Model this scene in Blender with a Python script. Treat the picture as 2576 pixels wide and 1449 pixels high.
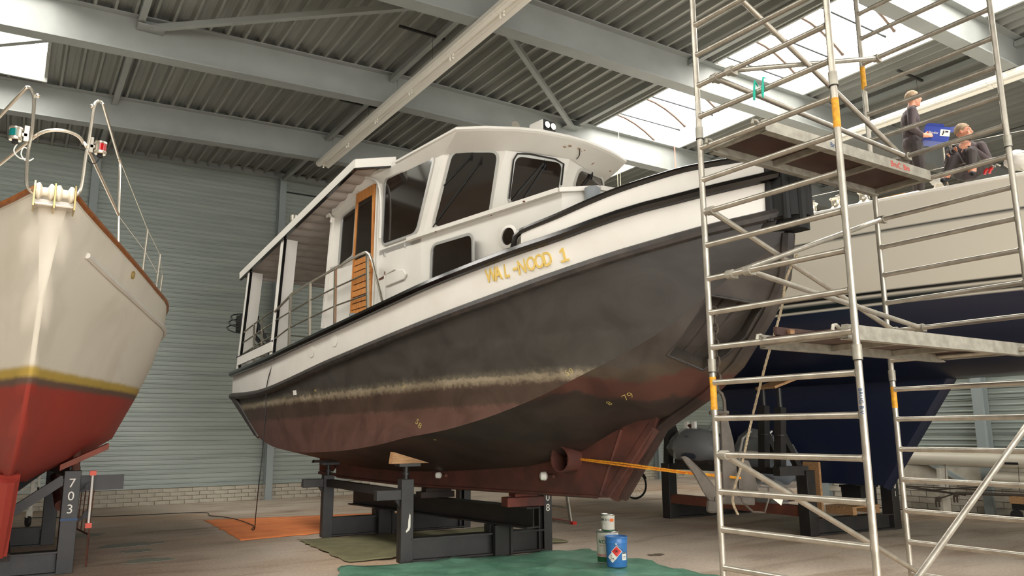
import bpy, bmesh, math, random
from mathutils import Vector, Matrix
random.seed(7)
sc = bpy.context.scene
for o in list(bpy.data.objects): bpy.data.objects.remove(o)
# ------------------------------------------------------------------ camera
F, PITCH, ROLL, YAW, CAMH = 1944.88, 0.1840748, -0.0071021, 0.5726832, 1.6
fw = Vector((math.sin(YAW)*math.cos(PITCH), math.cos(YAW)*math.cos(PITCH), math.sin(PITCH)))
rt0 = Vector((math.cos(YAW), -math.sin(YAW), 0)); up0 = rt0.cross(fw)
rt = rt0*math.cos(ROLL) + up0*math.sin(ROLL); up = up0*math.cos(ROLL) - rt0*math.sin(ROLL)
CAM = Vector((0, 0, CAMH))
cd = bpy.data.cameras.new('camera'); cam = bpy.data.objects.new('camera', cd); sc.collection.objects.link(cam)
cd.sensor_width = 36.0; cd.lens = F/2576*36.0; cd.clip_end = 200; cd.clip_start = 0.05
cam.matrix_world = Matrix(((rt.x, up.x, -fw.x, CAM.x), (rt.y, up.y, -fw.y, CAM.y), (rt.z, up.z, -fw.z, CAM.z), (0, 0, 0, 1)))
sc.camera = cam
# ------------------------------------------------------------------ world, exposure
SKY_E = 10.0           # light coming through the translucent roof lights
wd = bpy.data.worlds.new('overcast_sky'); sc.world = wd; wd.use_nodes = True
wd.node_tree.nodes['Background'].inputs[0].default_value = (1.0, 0.98, 0.945, 1)
wd.node_tree.nodes['Background'].inputs[1].default_value = 7.5
sc.view_settings.view_transform = 'Standard'; sc.view_settings.look = 'None'
sc.view_settings.exposure = 0.36; sc.view_settings.gamma = 1.0; sc.view_settings.use_curve_mapping = False
try:
    sc.cycles.use_denoising = True; sc.cycles.max_bounces = 7; sc.cycles.diffuse_bounces = 5
    sc.cycles.glossy_bounces = 3; sc.cycles.transmission_bounces = 4; sc.cycles.transparent_max_bounces = 6
    sc.cycles.sample_clamp_indirect = 6.0
except Exception: pass
# ------------------------------------------------------------------ pixel -> place
def ray(u, v): return rt*((u-1288)/F) - up*((v-724.5)/F) + fw
def onX(u, v, X): d = ray(u, v); return CAM + d*(X/d.x)
def onY(u, v, Y): d = ray(u, v); return CAM + d*(Y/d.y)
def onZ(u, v, Z): d = ray(u, v); return CAM + d*((Z-CAMH)/d.z)
def onP(u, v, p, n):
    d = ray(u, v); return CAM + d*((Vector(p)-CAM).dot(n)/d.dot(n))
# ------------------------------------------------------------------ materials
def s2l(c): return c/12.92 if c <= .04045 else ((c+.055)/1.055)**2.4
def rgb(r, g, b): return (s2l(r/255), s2l(g/255), s2l(b/255), 1)
MATS = {}
def mat(name, col, rough=.5, metal=0., col2=None, nscale=6., ndetail=4., bump=0., bscale=60., stretch=None, fac=(.35, .65), spec=.5, emit=0, rvar=0., coat=0.):
    if name in MATS: return MATS[name]
    m = bpy.data.materials.new(name); m.use_nodes = True; nt = m.node_tree; b = nt.nodes['Principled BSDF']
    b.inputs['Base Color'].default_value = col; b.inputs['Roughness'].default_value = rough
    b.inputs['Metallic'].default_value = metal; b.inputs['Specular IOR Level'].default_value = spec
    if coat: b.inputs['Coat Weight'].default_value = coat; b.inputs['Coat Roughness'].default_value = .1
    if emit: b.inputs['Emission Color'].default_value = col; b.inputs['Emission Strength'].default_value = emit
    if col2 or bump or rvar:
        tc = nt.nodes.new('ShaderNodeTexCoord'); mp = nt.nodes.new('ShaderNodeMapping')
        nt.links.new(tc.outputs['Object'], mp.inputs[0])
        if stretch: mp.inputs['Scale'].default_value = stretch
        n = nt.nodes.new('ShaderNodeTexNoise'); n.inputs['Scale'].default_value = nscale; n.inputs['Detail'].default_value = ndetail
        nt.links.new(mp.outputs[0], n.inputs[0])
        if col2:
            r = nt.nodes.new('ShaderNodeValToRGB'); r.color_ramp.elements[0].position = fac[0]; r.color_ramp.elements[1].position = fac[1]
            r.color_ramp.elements[0].color = col; r.color_ramp.elements[1].color = col2
            nt.links.new(n.outputs[0], r.inputs[0]); nt.links.new(r.outputs[0], b.inputs['Base Color'])
        if rvar:
            mr = nt.nodes.new('ShaderNodeMapRange'); mr.inputs['To Min'].default_value = rough-rvar; mr.inputs['To Max'].default_value = rough+rvar
            nt.links.new(n.outputs[0], mr.inputs[0]); nt.links.new(mr.outputs[0], b.inputs['Roughness'])
        if bump:
            n2 = nt.nodes.new('ShaderNodeTexNoise'); n2.inputs['Scale'].default_value = bscale; n2.inputs['Detail'].default_value = 3
            nt.links.new(mp.outputs[0], n2.inputs[0])
            bp = nt.nodes.new('ShaderNodeBump'); bp.inputs['Strength'].default_value = bump; bp.inputs['Distance'].default_value = .02
            nt.links.new(n2.outputs[0], bp.inputs['Height']); nt.links.new(bp.outputs[0], b.inputs['Normal'])
    MATS[name] = m; return m
def band_mat(name, stops, rough=.6, wob=.05, nscale=3., blotch=None, bl_scale=4., bl_fac=(.5, .7), metal=0., sx=(1, 1, 1), axis=2, tilt=(0, 0, 0), coat=0., spec=.5, det=6, nrough=.5, swirl=.6, soft=.004):
    """paint in bands by height (waterlines): stops = [(z, colour)...], hard edges roughened by noise"""
    m = bpy.data.materials.new(name); m.use_nodes = True; nt = m.node_tree; b = nt.nodes['Principled BSDF']; L = nt.links.new
    b.inputs['Roughness'].default_value = rough; b.inputs['Metallic'].default_value = metal; b.inputs['Specular IOR Level'].default_value = spec
    if coat: b.inputs['Coat Weight'].default_value = coat; b.inputs['Coat Roughness'].default_value = .12
    tc = nt.nodes.new('ShaderNodeTexCoord'); sp = nt.nodes.new('ShaderNodeSeparateXYZ'); L(tc.outputs['Object'], sp.inputs[0])
    mp = nt.nodes.new('ShaderNodeMapping'); mp.inputs['Scale'].default_value = sx; L(tc.outputs['Object'], mp.inputs[0])
    n = nt.nodes.new('ShaderNodeTexNoise'); n.inputs['Scale'].default_value = nscale; n.inputs['Detail'].default_value = det; n.inputs['Roughness'].default_value = nrough; L(mp.outputs[0], n.inputs[0])
    z0, z1 = stops[0][0]-.5, stops[-1][0]+1.
    dt = nt.nodes.new('ShaderNodeVectorMath'); dt.operation = 'DOT_PRODUCT'; L(tc.outputs['Object'], dt.inputs[0]); dt.inputs[1].default_value = (tilt[0], tilt[1], 1)
    a = nt.nodes.new('ShaderNodeMath'); a.operation = 'MULTIPLY_ADD'; L(n.outputs[0], a.inputs[0]); a.inputs[1].default_value = wob; L(dt.outputs['Value'], a.inputs[2])
    mr = nt.nodes.new('ShaderNodeMapRange'); mr.inputs['From Min'].default_value = z0+wob/2; mr.inputs['From Max'].default_value = z1+wob/2; L(a.outputs[0], mr.inputs[0])
    r = nt.nodes.new('ShaderNodeValToRGB'); r.color_ramp.interpolation = 'LINEAR'
    els = r.color_ramp.elements
    els[0].position = 0; els[0].color = stops[0][1]
    prev = stops[0][1]; first = True
    for (z, c) in stops[1:]:
        p = (z-z0)/(z1-z0)
        e = els.new(max(0, p-soft)); e.color = prev
        e = els.new(min(1, p+soft)); e.color = c; prev = c
    els[len(els)-1].color = prev
    L(mr.outputs[0], r.inputs[0]); out = r.outputs[0]
    if blotch:
        n2 = nt.nodes.new('ShaderNodeTexNoise'); n2.inputs['Scale'].default_value = bl_scale; n2.inputs['Detail'].default_value = 7; n2.inputs['Distortion'].default_value = swirl
        L(mp.outputs[0], n2.inputs[0])
        r2 = nt.nodes.new('ShaderNodeValToRGB'); r2.color_ramp.elements[0].position = bl_fac[0]; r2.color_ramp.elements[1].position = bl_fac[1]
        r2.color_ramp.elements[0].color = (1, 1, 1, 1); r2.color_ramp.elements[1].color = blotch
        L(n2.outputs[0], r2.inputs[0])
        mx = nt.nodes.new('ShaderNodeMix'); mx.data_type = 'RGBA'; mx.blend_type = 'MULTIPLY'; mx.inputs['Factor'].default_value = 1
        L(out, mx.inputs['A']); L(r2.outputs[0], mx.inputs['B']); out = mx.outputs['Result']
    L(out, b.inputs['Base Color'])
    MATS[name] = m; return m
# ------------------------------------------------------------------ mesh building
class MB:
    def __init__(s): s.v = []; s.f = []
    def add(s, vs, fs):
        o = len(s.v); s.v += [Vector(p) for p in vs]; s.f += [tuple(i+o for i in f) for f in fs]; return s
    def obox(s, c, ax, ay, az):
        c, ax, ay, az = Vector(c), Vector(ax), Vector(ay), Vector(az)
        vs = [c+ax*i+ay*j+az*k for i in (-1, 1) for j in (-1, 1) for k in (-1, 1)]
        return s.add(vs, [(0, 1, 3, 2), (4, 6, 7, 5), (0, 4, 5, 1), (2, 3, 7, 6), (0, 2, 6, 4), (1, 5, 7, 3)])
    def box(s, x0, x1, y0, y1, z0, z1):
        return s.obox(((x0+x1)/2, (y0+y1)/2, (z0+z1)/2), ((x1-x0)/2, 0, 0), (0, (y1-y0)/2, 0), (0, 0, (z1-z0)/2))
    def bar(s, p0, p1, w, h, upv=(0, 0, 1)):
        p0, p1 = Vector(p0), Vector(p1); d = (p1-p0); L = d.length; d = d/L; u = Vector(upv)
        if abs(d.dot(u)) > .98: u = Vector((0, 1, 0))
        sd = d.cross(u).normalized(); u = sd.cross(d).normalized()
        return s.obox((p0+p1)/2, d*L/2, sd*w/2, u*h/2)
    def ibeam(s, p0, p1, w, h, t=.015, upv=(0, 0, 1)):
        p0, p1 = Vector(p0), Vector(p1); u = Vector(upv)
        d = (p1-p0).normalized(); sd = d.cross(u).normalized(); u = sd.cross(d).normalized()
        s.bar(p0+u*(h/2-t/2), p1+u*(h/2-t/2), w, t, upv); s.bar(p0-u*(h/2-t/2), p1-u*(h/2-t/2), w, t, upv)
        return s.bar(p0, p1, t, h-2*t, upv)
    def tube(s, pts, r, n=8, closed=False, caps=True):
        pts = [Vector(p) for p in pts]; m = len(pts); rr = r if isinstance(r, (list, tuple)) else [r]*m
        o = len(s.v); prev = None
        for i, p in enumerate(pts):
            if closed: d = pts[(i+1) % m]-pts[i-1]
            else: d = pts[min(i+1, m-1)]-pts[max(i-1, 0)]
            d = d.normalized() if d.length > 1e-9 else Vector((0, 0, 1))
            if prev is None:
                a = Vector((0, 0, 1)) if abs(d.z) < .9 else Vector((1, 0, 0)); a = (a-d*a.dot(d)).normalized()
            else:
                a = (prev-d*prev.dot(d)); a = a.normalized() if a.length > 1e-6 else d.orthogonal().normalized()
            prev = a; bb = d.cross(a)
            k = 1.0
            for j in range(n):
                t = 2*math.pi*j/n; s.v.append(p+(a*math.cos(t)+bb*math.sin(t))*rr[i]*k)
        segs = m if closed else m-1
        for i in range(segs):
            a0 = o+i*n; b0 = o+((i+1) % m)*n
            for j in range(n): s.f.append((a0+j, a0+(j+1) % n, b0+(j+1) % n, b0+j))
        if caps and not closed:
            s.f.append(tuple(o+j for j in range(n))[::-1]); s.f.append(tuple(o+(m-1)*n+j for j in range(n)))
        return s
    def prism(s, poly, vec):
        poly = [Vector(p) for p in poly]; vec = Vector(vec); n = len(poly); o = len(s.v)
        s.v += poly+[p+vec for p in poly]
        s.f.append(tuple(o+i for i in range(n))); s.f.append(tuple(o+n+i for i in reversed(range(n))))
        for i in range(n): j = (i+1) % n; s.f.append((o+j, o+i, o+n+i, o+n+j))
        return s
    def ring(s, outer, inner, vec):
        outer = [Vector(p) for p in outer]; inner = [Vector(p) for p in inner]; vec = Vector(vec); n = len(outer); o = len(s.v)
        s.v += outer+inner+[p+vec for p in outer]+[p+vec for p in inner]
        for i in range(n):
            j = (i+1) % n
            s.f += [(o+i, o+j, o+n+j, o+n+i), (o+2*n+j, o+2*n+i, o+3*n+i, o+3*n+j), (o+j, o+i, o+2*n+i, o+2*n+j), (o+n+i, o+n+j, o+3*n+j, o+3*n+i)]
        return s
    def lathe(s, prof, c, axis=(0, 0, 1), n=20):
        c, ax = Vector(c), Vector(axis).normalized(); a = ax.orthogonal().normalized(); b = ax.cross(a); o = len(s.v); m = len(prof)
        for r, h in prof:
            for j in range(n):
                t = 2*math.pi*j/n; s.v.append(c+ax*h+(a*math.cos(t)+b*math.sin(t))*max(r, 1e-4))
        for i in range(m-1):
            for j in range(n): s.f.append((o+i*n+j, o+i*n+(j+1) % n, o+(i+1)*n+(j+1) % n, o+(i+1)*n+j))
        s.f.append(tuple(o+j for j in range(n))[::-1]); s.f.append(tuple(o+(m-1)*n+j for j in range(n)))
        return s
    def grid(s, rows, closed=False):
        o = len(s.v); n = len(rows[0])
        for r in rows: s.v += [Vector(p) for p in r]
        for i in range(len(rows)-1):
            for j in range(n if closed else n-1):
                k = (j+1) % n; s.f.append((o+i*n+j, o+i*n+k, o+(i+1)*n+k, o+(i+1)*n+j))
        return s
    def sphere(s, c, r, n=10, sc3=(1, 1, 1)):
        c = Vector(c); rows = []
        for i in range(n//2+1):
            t = math.pi*i/(n//2); rows.append([c+Vector((math.sin(t)*math.cos(2*math.pi*j/n)*r*sc3[0], math.sin(t)*math.sin(2*math.pi*j/n)*r*sc3[1], math.cos(t)*r*sc3[2])) for j in range(n)])
        return s.grid(rows, closed=True)
    def build(s, name, m, parent=None, smooth=False, bevel=0., norm=True, split=None):
        off = Vector((0, 0, 0)); p = parent
        while p is not None: off += p.location; p = p.parent
        me = bpy.data.meshes.new(name); me.from_pydata([v-off for v in s.v], [], s.f); me.update()
        if norm:
            bm = bmesh.new(); bm.from_mesh(me); bmesh.ops.remove_doubles(bm, verts=bm.verts, dist=1e-5)
            bmesh.ops.recalc_face_normals(bm, faces=bm.faces); bm.to_mesh(me); bm.free()
        if smooth:
            try:
                me.shade_smooth(); me.set_sharp_from_angle(angle=math.radians(split or 35))
            except Exception:
                for q in me.polygons: q.use_smooth = True
        me.materials.append(MATS[m] if isinstance(m, str) else m)
        o = bpy.data.objects.new(name, me); sc.collection.objects.link(o); o.parent = parent
        if bevel:
            bv = o.modifiers.new('bevel', 'BEVEL'); bv.width = bevel; bv.segments = 2; bv.limit_method = 'ANGLE'
        return o
def tag(o, label=None, cat=None, group=None, kind=None):
    if label: o['label'] = label
    if cat: o['category'] = cat
    if group: o['group'] = group
    if kind: o['kind'] = kind
    return o
def thing(name, label, cat, loc=(0, 0, 0), group=None):
    o = bpy.data.objects.new(name, None); sc.collection.objects.link(o); o.location = loc; o.empty_display_size = .1
    return tag(o, label, cat, group)
def struct(o): o['kind'] = 'structure'; return o
def inst(o, name, parent, loc):
    c = o.copy(); c.name = name; sc.collection.objects.link(c); c.parent = parent; c.location = loc; return c
def copy_tree(o, parent=None, dloc=(0, 0, 0)):
    c = o.copy(); sc.collection.objects.link(c); c.parent = parent
    if parent is None: c.location = Vector(o.location)+Vector(dloc)
    for ch in list(o.children): copy_tree(ch, c)
    return c
def text_obj(body, size, m, parent, M4, depth=.004, name='lettering', font_shear=0., align='CENTER', bold=0.):
    cu = bpy.data.curves.new(name, 'FONT'); cu.body = body; cu.size = size; cu.extrude = depth; cu.align_x = align; cu.align_y = 'CENTER'; cu.shear = font_shear
    cu.resolution_u = 3; cu.offset = bold
    t = bpy.data.objects.new('tmp_text', cu); sc.collection.objects.link(t)
    dg = bpy.context.evaluated_depsgraph_get(); me = bpy.data.meshes.new_from_object(t.evaluated_get(dg)); bpy.data.objects.remove(t)
    off = Vector((0, 0, 0)); p = parent
    while p is not None: off += p.location; p = p.parent
    me.transform(Matrix.Translation(-off) @ M4)
    me.materials.clear(); me.materials.append(MATS[m] if isinstance(m, str) else m)
    o = bpy.data.objects.new(name, me); sc.collection.objects.link(o); o.parent = parent; return o
def frame4(p, x, y):
    x = Vector(x).normalized(); z = x.cross(Vector(y)).normalized(); y = z.cross(x)
    return Matrix(((x.x, y.x, z.x, p[0]), (x.y, y.y, z.y, p[1]), (x.z, y.z, z.z, p[2]), (0, 0, 0, 1)))
def lerp(a, b, t): return a+(b-a)*t
def smooth_pts(pts, k=4):
    """Catmull-Rom resample"""
    P = [Vector(p) for p in pts]; out = []
    for i in range(len(P)-1):
        a = P[max(i-1, 0)]; b = P[i]; c = P[i+1]; d = P[min(i+2, len(P)-1)]
        for j in range(k):
            t = j/k; out.append(.5*((2*b)+(c-a)*t+(2*a-5*b+4*c-d)*t*t+(3*b-a-3*c+d)*t*t*t))
    out.append(P[-1]); return out
def sag(p0, p1, d, n=10):
    p0, p1 = Vector(p0), Vector(p1); return [p0.lerp(p1, i/n)-Vector((0, 0, d*4*(i/n)*(1-i/n))) for i in range(n+1)]
def rounded(poly, r, n=8):
    """round the corners of a planar 3D polygon"""
    P = [Vector(p) for p in poly]; out = []; N = len(P)
    for i in range(N):
        a, b, c = P[i-1], P[i], P[(i+1) % N]
        d1 = (a-b); d2 = (c-b); rr = min(r, d1.length*.45, d2.length*.45); p = b+d1.normalized()*rr; q = b+d2.normalized()*rr
        for k in range(n+1):
            t = k/n; out.append((p*(1-t)**2)+(b*2*t*(1-t))+(q*t*t))
    return out
def inset(poly, d):
    P = [Vector(p) for p in poly]; N = len(P); nrm = Vector((0, 0, 0)); c = sum(P, Vector())/N
    for i in range(N): nrm += (P[i]-c).cross(P[(i+1) % N]-c)
    nrm.normalize(); out = []
    for i in range(N):
        e1 = (P[i]-P[i-1]); e2 = (P[(i+1) % N]-P[i])
        e1 = e1.normalized() if e1.length > 1e-7 else e2.normalized(); e2 = e2.normalized() if e2.length > 1e-7 else e1
        n1 = nrm.cross(e1); n2 = nrm.cross(e2); m = (n1+n2); m = m/max(.3, m.length**2/2)if m.length > 1e-6 else n1
        out.append(P[i]+m*d)
    return out
# ------------------------------------------------------------------ common materials
mat('alu', rgb(190, 184, 172), .38, .75, rgb(168, 162, 150), 9., bump=.05)
mat('alu_dull', rgb(176, 172, 160), .5, .55, rgb(150, 146, 134), 12.)
mat('chrome', rgb(224, 216, 202), .24, .9)
mat('inox', rgb(190, 184, 172), .25, .9)
mat('black_steel', rgb(25, 24, 23), .5, .0, rgb(38, 35, 33), 5., bump=.05)
mat('black_gloss', rgb(14, 12, 12), .18, .0)
mat('black_matt', rgb(20, 20, 20), .6)
mat('white_paint', rgb(217, 214, 207), .34, 0., rgb(210, 206, 198), 2.)
mat('white_plastic', rgb(225, 222, 214), .4)
mat('brass', rgb(190, 170, 118), .28, 1.)
mat('rubber', rgb(22, 22, 22), .7)
mat('rust', rgb(104, 58, 40), .8, 0., rgb(70, 40, 30), 14., bump=.2)
mat('orange_plastic', rgb(206, 72, 48), .5)
mat('red_paint', rgb(190, 40, 34), .4)
mat('yellow_tape', rgb(222, 160, 28), .55, 0., rgb(190, 134, 30), 30.)
mat('wood_raw', rgb(174, 134, 92), .65, 0., rgb(140, 104, 70), 5., stretch=(1, 8, 8))
mat('wood_teak', rgb(198, 136, 72), .4, 0., rgb(172, 108, 52), 4., stretch=(9, 9, 1))
mat('plywood_brown', rgb(58, 38, 32), .5, 0., rgb(74, 48, 38), 3.)
mat('white_print', rgb(220, 216, 205), .6)
mat('black_print', rgb(24, 24, 24), .6)
# ================================================================== THE HALL
mat('wall_steel', rgb(150, 157, 150), .42, .25, rgb(138, 146, 140), 1.2, bump=.02, stretch=(.4, .4, 6))
mat('roof_steel', rgb(150, 150, 144), .45, .25, rgb(134, 135, 130), 1.5, stretch=(4, .3, 4))
mat('beam_paint', rgb(142, 145, 142), .5, 0., rgb(134, 137, 134), 2.)
mat('column_paint', rgb(136, 144, 143), .5)
mat('brick_paint', rgb(186, 180, 166), .75, 0., rgb(166, 158, 142), 5., bump=.15)
mat('mortar', rgb(150, 142, 126), .9)
mat('lamp_white', rgb(236, 232, 222), .4)
mat('lamp_tube', rgb(235, 230, 218), .3)
# concrete floor: grain, tyre-brown tint, wear
def floor_mat():
    m = bpy.data.materials.new('concrete_floor'); m.use_nodes = True; nt = m.node_tree; L = nt.links.new; b = nt.nodes['Principled BSDF']
    tc = nt.nodes.new('ShaderNodeTexCoord')
    def noise(s, d, dist=0, st=(1, 1, 1)):
        mp = nt.nodes.new('ShaderNodeMapping'); mp.inputs['Scale'].default_value = st; L(tc.outputs['Object'], mp.inputs[0])
        n = nt.nodes.new('ShaderNodeTexNoise'); n.inputs['Scale'].default_value = s; n.inputs['Detail'].default_value = d; n.inputs['Distortion'].default_value = dist; L(mp.outputs[0], n.inputs[0]); return n.outputs[0]
    def ramp(x, p0, c0, p1, c1):
        r = nt.nodes.new('ShaderNodeValToRGB'); e = r.color_ramp.elements; e[0].position = p0; e[1].position = p1; e[0].color = c0; e[1].color = c1; L(x, r.inputs[0]); return r.outputs[0]
    def mix(a, bb, t, mode='MULTIPLY', f=1.):
        x = nt.nodes.new('ShaderNodeMix'); x.data_type = 'RGBA'; x.blend_type = mode; x.inputs['Factor'].default_value = f
        L(a, x.inputs['A']); L(bb, x.inputs['B'])
        if t is not None: L(t, x.inputs['Factor'])
        return x.outputs['Result']
    base = ramp(noise(.55, 5, .4), .35, rgb(208, 193, 175), .65, rgb(180, 162, 144))
    fine = ramp(noise(26, 6), .3, (.72, .72, .72, 1), .7, (1, 1, 1, 1))
    tyre = ramp(noise(.8, 6, .8, (.6, 2.4, 1)), .5, (1, 1, 1, 1), .72, (.62, .56, .50, 1))
    red = ramp(noise(.33, 3), .5, (1, 1, 1, 1), .75, (1.0, .82, .66, 1))
    c = mix(mix(mix(base, fine, None), tyre, None), red, None)
    L(c, b.inputs['Base Color']); b.inputs['Roughness'].default_value = .72
    n = noise(90, 3); bp = nt.nodes.new('ShaderNodeBump'); bp.inputs['Strength'].default_value = .15; bp.inputs['Distance'].default_value = .01; L(n, bp.inputs['Height']); L(bp.outputs[0], b.inputs['Normal'])
    MATS['concrete_floor'] = m
floor_mat()
X0H, X1H, Y0H, Y1H = -12.0, 28.5, -12.0, 20.0
XP = 15.9      # low partition wall behind the yacht
def roofz(x): return 8.35-.033*max(0., 5.7-x)
fl = MB().box(X0H-.5, X1H+.5, Y0H-.5, Y1H+.5, -.2, 0).build('floor', 'concrete_floor'); struct(fl)
# stains left on the concrete
mat('stain_green', rgb(146, 152, 140), .85, 0., rgb(128, 132, 120), 20.)
mat('stain_dark', rgb(96, 82, 66), .85, 0., rgb(88, 74, 58), 12.)
def stain(cx, cy, rx, ry, m, seed, label):
    r = random.Random(seed); n = 26; pts = []
    for i in range(n):
        t = 2*math.pi*i/n; k = .62+.38*r.random(); pts.append((cx+rx*k*math.cos(t), cy+ry*k*math.sin(t), .0))
    o = MB().prism(pts, (0, 0, .0022)).build('floor_stain', m, fl); return o
for (u, v, rx, ry, m, sd) in ((205, 1347, .42, .35, 'stain_green', 1), (325, 1371, .5, .3, 'stain_green', 2), (345, 1386, .28, .2, 'stain_green', 3), (375, 1409, .38, .22, 'stain_green', 4), (1650, 1396, .16, .1, 'stain_dark', 5)):
    p = onZ(u, v, 0); stain(p.x, p.y, rx, ry, m, sd, '')
# ---- back wall: brick base and ribbed steel sheets between columns
COLX = [-7.53, -3.17, 1.20, 5.57, 9.94, 14.31, 18.68, 23.05]
wb = MB().box(X0H-.3, X1H+.3, Y1H+.06, Y1H+.35, 0, 8.9).build('wall_back', 'wall_steel'); struct(wb)
def ribbed(lenx, h, ribs, d=.012):
    m = MB(); prof = []
    p = h/ribs
    for i in range(ribs):
        z = i*p; prof += [(0, z), (0, z+p*.62), (-d, z+p*.72), (-d, z+p*.90)]
    prof += [(0, h-.012), (.03, h-.012), (.03, h)]
    m.grid([[(0, y, z) for (y, z) in prof], [(lenx, y, z) for (y, z) in prof]]); return m
edges = [X0H]+COLX+[X1H]
PH = .66; zb = .39
meshcache = {}
for i in range(len(edges)-1):
    w = edges[i+1]-edges[i]
    for k in range(13):
        z = zb+k*PH; h = min(PH, 8.6-z)
        if h < .1: continue
        key = (round(w, 2), round(h, 2))
        if key not in meshcache:
            meshcache[key] = ribbed(w, h, 6).build('wall_sheet', 'wall_steel', wb); o = meshcache[key]; o.location = (edges[i], Y1H, z)
        else: inst(meshcache[key], 'wall_sheet', wb, (edges[i], Y1H, z))
MB().box(X0H, X1H, Y1H-.02, Y1H+.1, 0, zb+.0).build('mortar_bed', 'mortar', wb)
MB().box(X0H, X1H, Y1H-.07, Y1H+.02, zb-.012, zb+.016).build('drip_flashing', 'wall_steel', wb)
br = None; bw, bh = .325, .092
for k in range(4):
    nx = 0
    x = .1+(bw/2 if k % 2 else 0)
    while x < 19.6:
        if 8.2 < x < 15.0: x += bw; continue
        if br is None:
            br = MB().box(0, bw-.014, -.045, 0, 0, bh-.012).build('brick', 'brick_paint', wb); br.location = (x, Y1H-.005, .005+k*bh)
        else: inst(br, 'brick', wb, (x, Y1H-.005+random.uniform(-.004, .004), .005+k*bh))
        x += bw
MB().box(19.9, X1H, Y1H-.05, Y1H-.01, .005, .375).build('rendered_base', 'brick_paint', wb)
for side in (-1, 1):
    b = MB().box(-12 if side < 0 else 8.3, .08 if side < 0 else 14.9, Y1H-.05, Y1H-.01, .005, .375).build('rendered_base', 'brick_paint', wb)
for x in COLX:
    m = MB(); m.ibeam((x, Y1H-.13, 0), (x, Y1H-.13, roofz(x)-.1), .17, .2, .014, upv=(0, 1, 0)); struct(m.build('wall_column', 'column_paint'))
    struct(MB().box(x-.14, x+.14, Y1H-.27, Y1H+.0, 0, .015).build('column_base_plate', 'column_paint'))
struct(MB().ibeam((X0H, Y1H-.14, 8.14), (5.7, Y1H-.14, 8.33), .16, .16, .012).ibeam((5.7, Y1H-.14, 8.33), (X1H, Y1H-.14, 8.33), .16, .16, .012).build('eaves_beam', 'beam_paint'))
MB().tube([(5.65, Y1H-.06, 7.95), (X1H, Y1H-.06, 7.97)], .02, 6).build('conduit', 'black_steel', wb)
# ---- right wall: a lower partition, the hall runs on beyond it
WRE = 11.6
wr = MB().box(XP+.06, XP+.3, Y0H, WRE, 0, 5.0).build('wall_right', 'wall_steel'); struct(wr)
RCOL = [-6.4, -2.85, .65, 4.2, 7.78, 11.35]
edg = [Y0H]+RCOL+[WRE]
zr = .86
for i in range(len(edg)-1):
    w = edg[i+1]-edg[i]
    first = None
    for k in range(7):
        z = zr+k*PH; h = min(PH, 5.0-z)
        if h < .1: continue
        if first is None or h < PH-.01:
            rm = ribbed(w, h, 6); rm.v = [Vector((p.y, p.x, p.z)) for p in rm.v]
            o = rm.build('wall_sheet', 'wall_steel', wr); o.location = (XP, edg[i], z)
            if first is None: first = o
        else: inst(first, 'wall_sheet', wr, (XP, edg[i], z))
MB().box(XP-.02, XP+.1, Y0H, WRE, 0, zr).build('mortar_bed', 'mortar', wr)
MB().box(XP-.06, XP, Y0H, WRE, .60, zr).build('rendered_band', 'brick_paint', wr)
rb = None
for k in range(5):
    y = 5.2+(bw/2 if k % 2 else 0)
    while y < 11.2:
        if rb is None:
            rb = MB().box(-.045, 0, 0, bw-.014, 0, .106).build('brick', 'brick_paint', wr); rb.location = (XP-.005, y, .01+k*.118)
        else: inst(rb, 'brick', wr, (XP-.005+random.uniform(-.004, .004), y, .01+k*.118))
        y += bw
MB().box(XP-.05, XP-.01, -11.9, 5.18, .005, .59).build('rendered_base', 'brick_paint', wr)
for y in RCOL:
    struct(MB().ibeam((XP-.16, y, 0), (XP-.16, y, 5.0), .17, .26, .014, upv=(1, 0, 0)).build('wall_column', 'column_paint'))
struct(MB().bar((XP-.1, 9.75, 1.35), (XP-.1, 8.2, .55), .09, .09).build('wall_brace', 'column_paint'))
struct(MB().bar((20.3, Y1H-.12, .9), (22.8, Y1H-.12, 2.9), .09, .09).build('wall_brace', 'column_paint'))
struct(MB().box(X1H, X1H+.35, Y0H-.3, Y1H+.3, 0, 8.9).build('wall_outer', 'wall_steel'))
# ---- left wall, and the unseen wall behind, its hall door widened for fill light
struct(MB().box(X0H-.35, X0H, Y0H-.3, Y1H+.3, 0, 8.9).build('wall_left', 'wall_steel'))
wf = MB().box(X0H, -7, Y0H-.35, Y0H, 0, 8.9).box(11, X1H, Y0H-.35, Y0H, 0, 8.9).box(-7, 11, Y0H-.35, Y0H, 6.4, 8.9).build('wall_front', 'wall_steel'); struct(wf)
# ---- roof beams, struts and wind braces
BEAMY = [-8.4, -4.85, -1.3, 2.25, 5.8, 9.35, 12.87, 16.42]
BD = .64
for y in BEAMY:
    m = MB()
    m.ibeam((X0H, y, roofz(X0H)-BD/2), (5.7, y, roofz(5.7)-BD/2), .26, BD, .022)
    m.ibeam((5.7, y, roofz(5.7)-BD/2), (X1H, y, roofz(X1H)-BD/2), .26, BD, .022)
    struct(m.build('roof_beam', 'beam_paint'))
allY = BEAMY+[Y1H-.1]
for x in COLX[1:]:
    for i in range(3, len(allY)-1):
        struct(MB().bar((x, allY[i]+.02, roofz(x)-.11), (x, allY[i+1]-.02, roofz(x)-.11), .1, .1).build('roof_strut', 'beam_paint'))
def wind(xa, ya, xb, yb):
    struct(MB().bar((xa, ya, roofz(xa)-.2), (xb, yb, roofz(xb)-.2), .09, .09).build('roof_brace', 'beam_paint'))
    for (x, y) in ((xa, ya), (xb, yb)): struct(MB().box(x-.2, x+.2, y-.12, y+.12, roofz(x)-.22, roofz(x)-.205).build('gusset_plate', 'beam_paint'))
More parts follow.
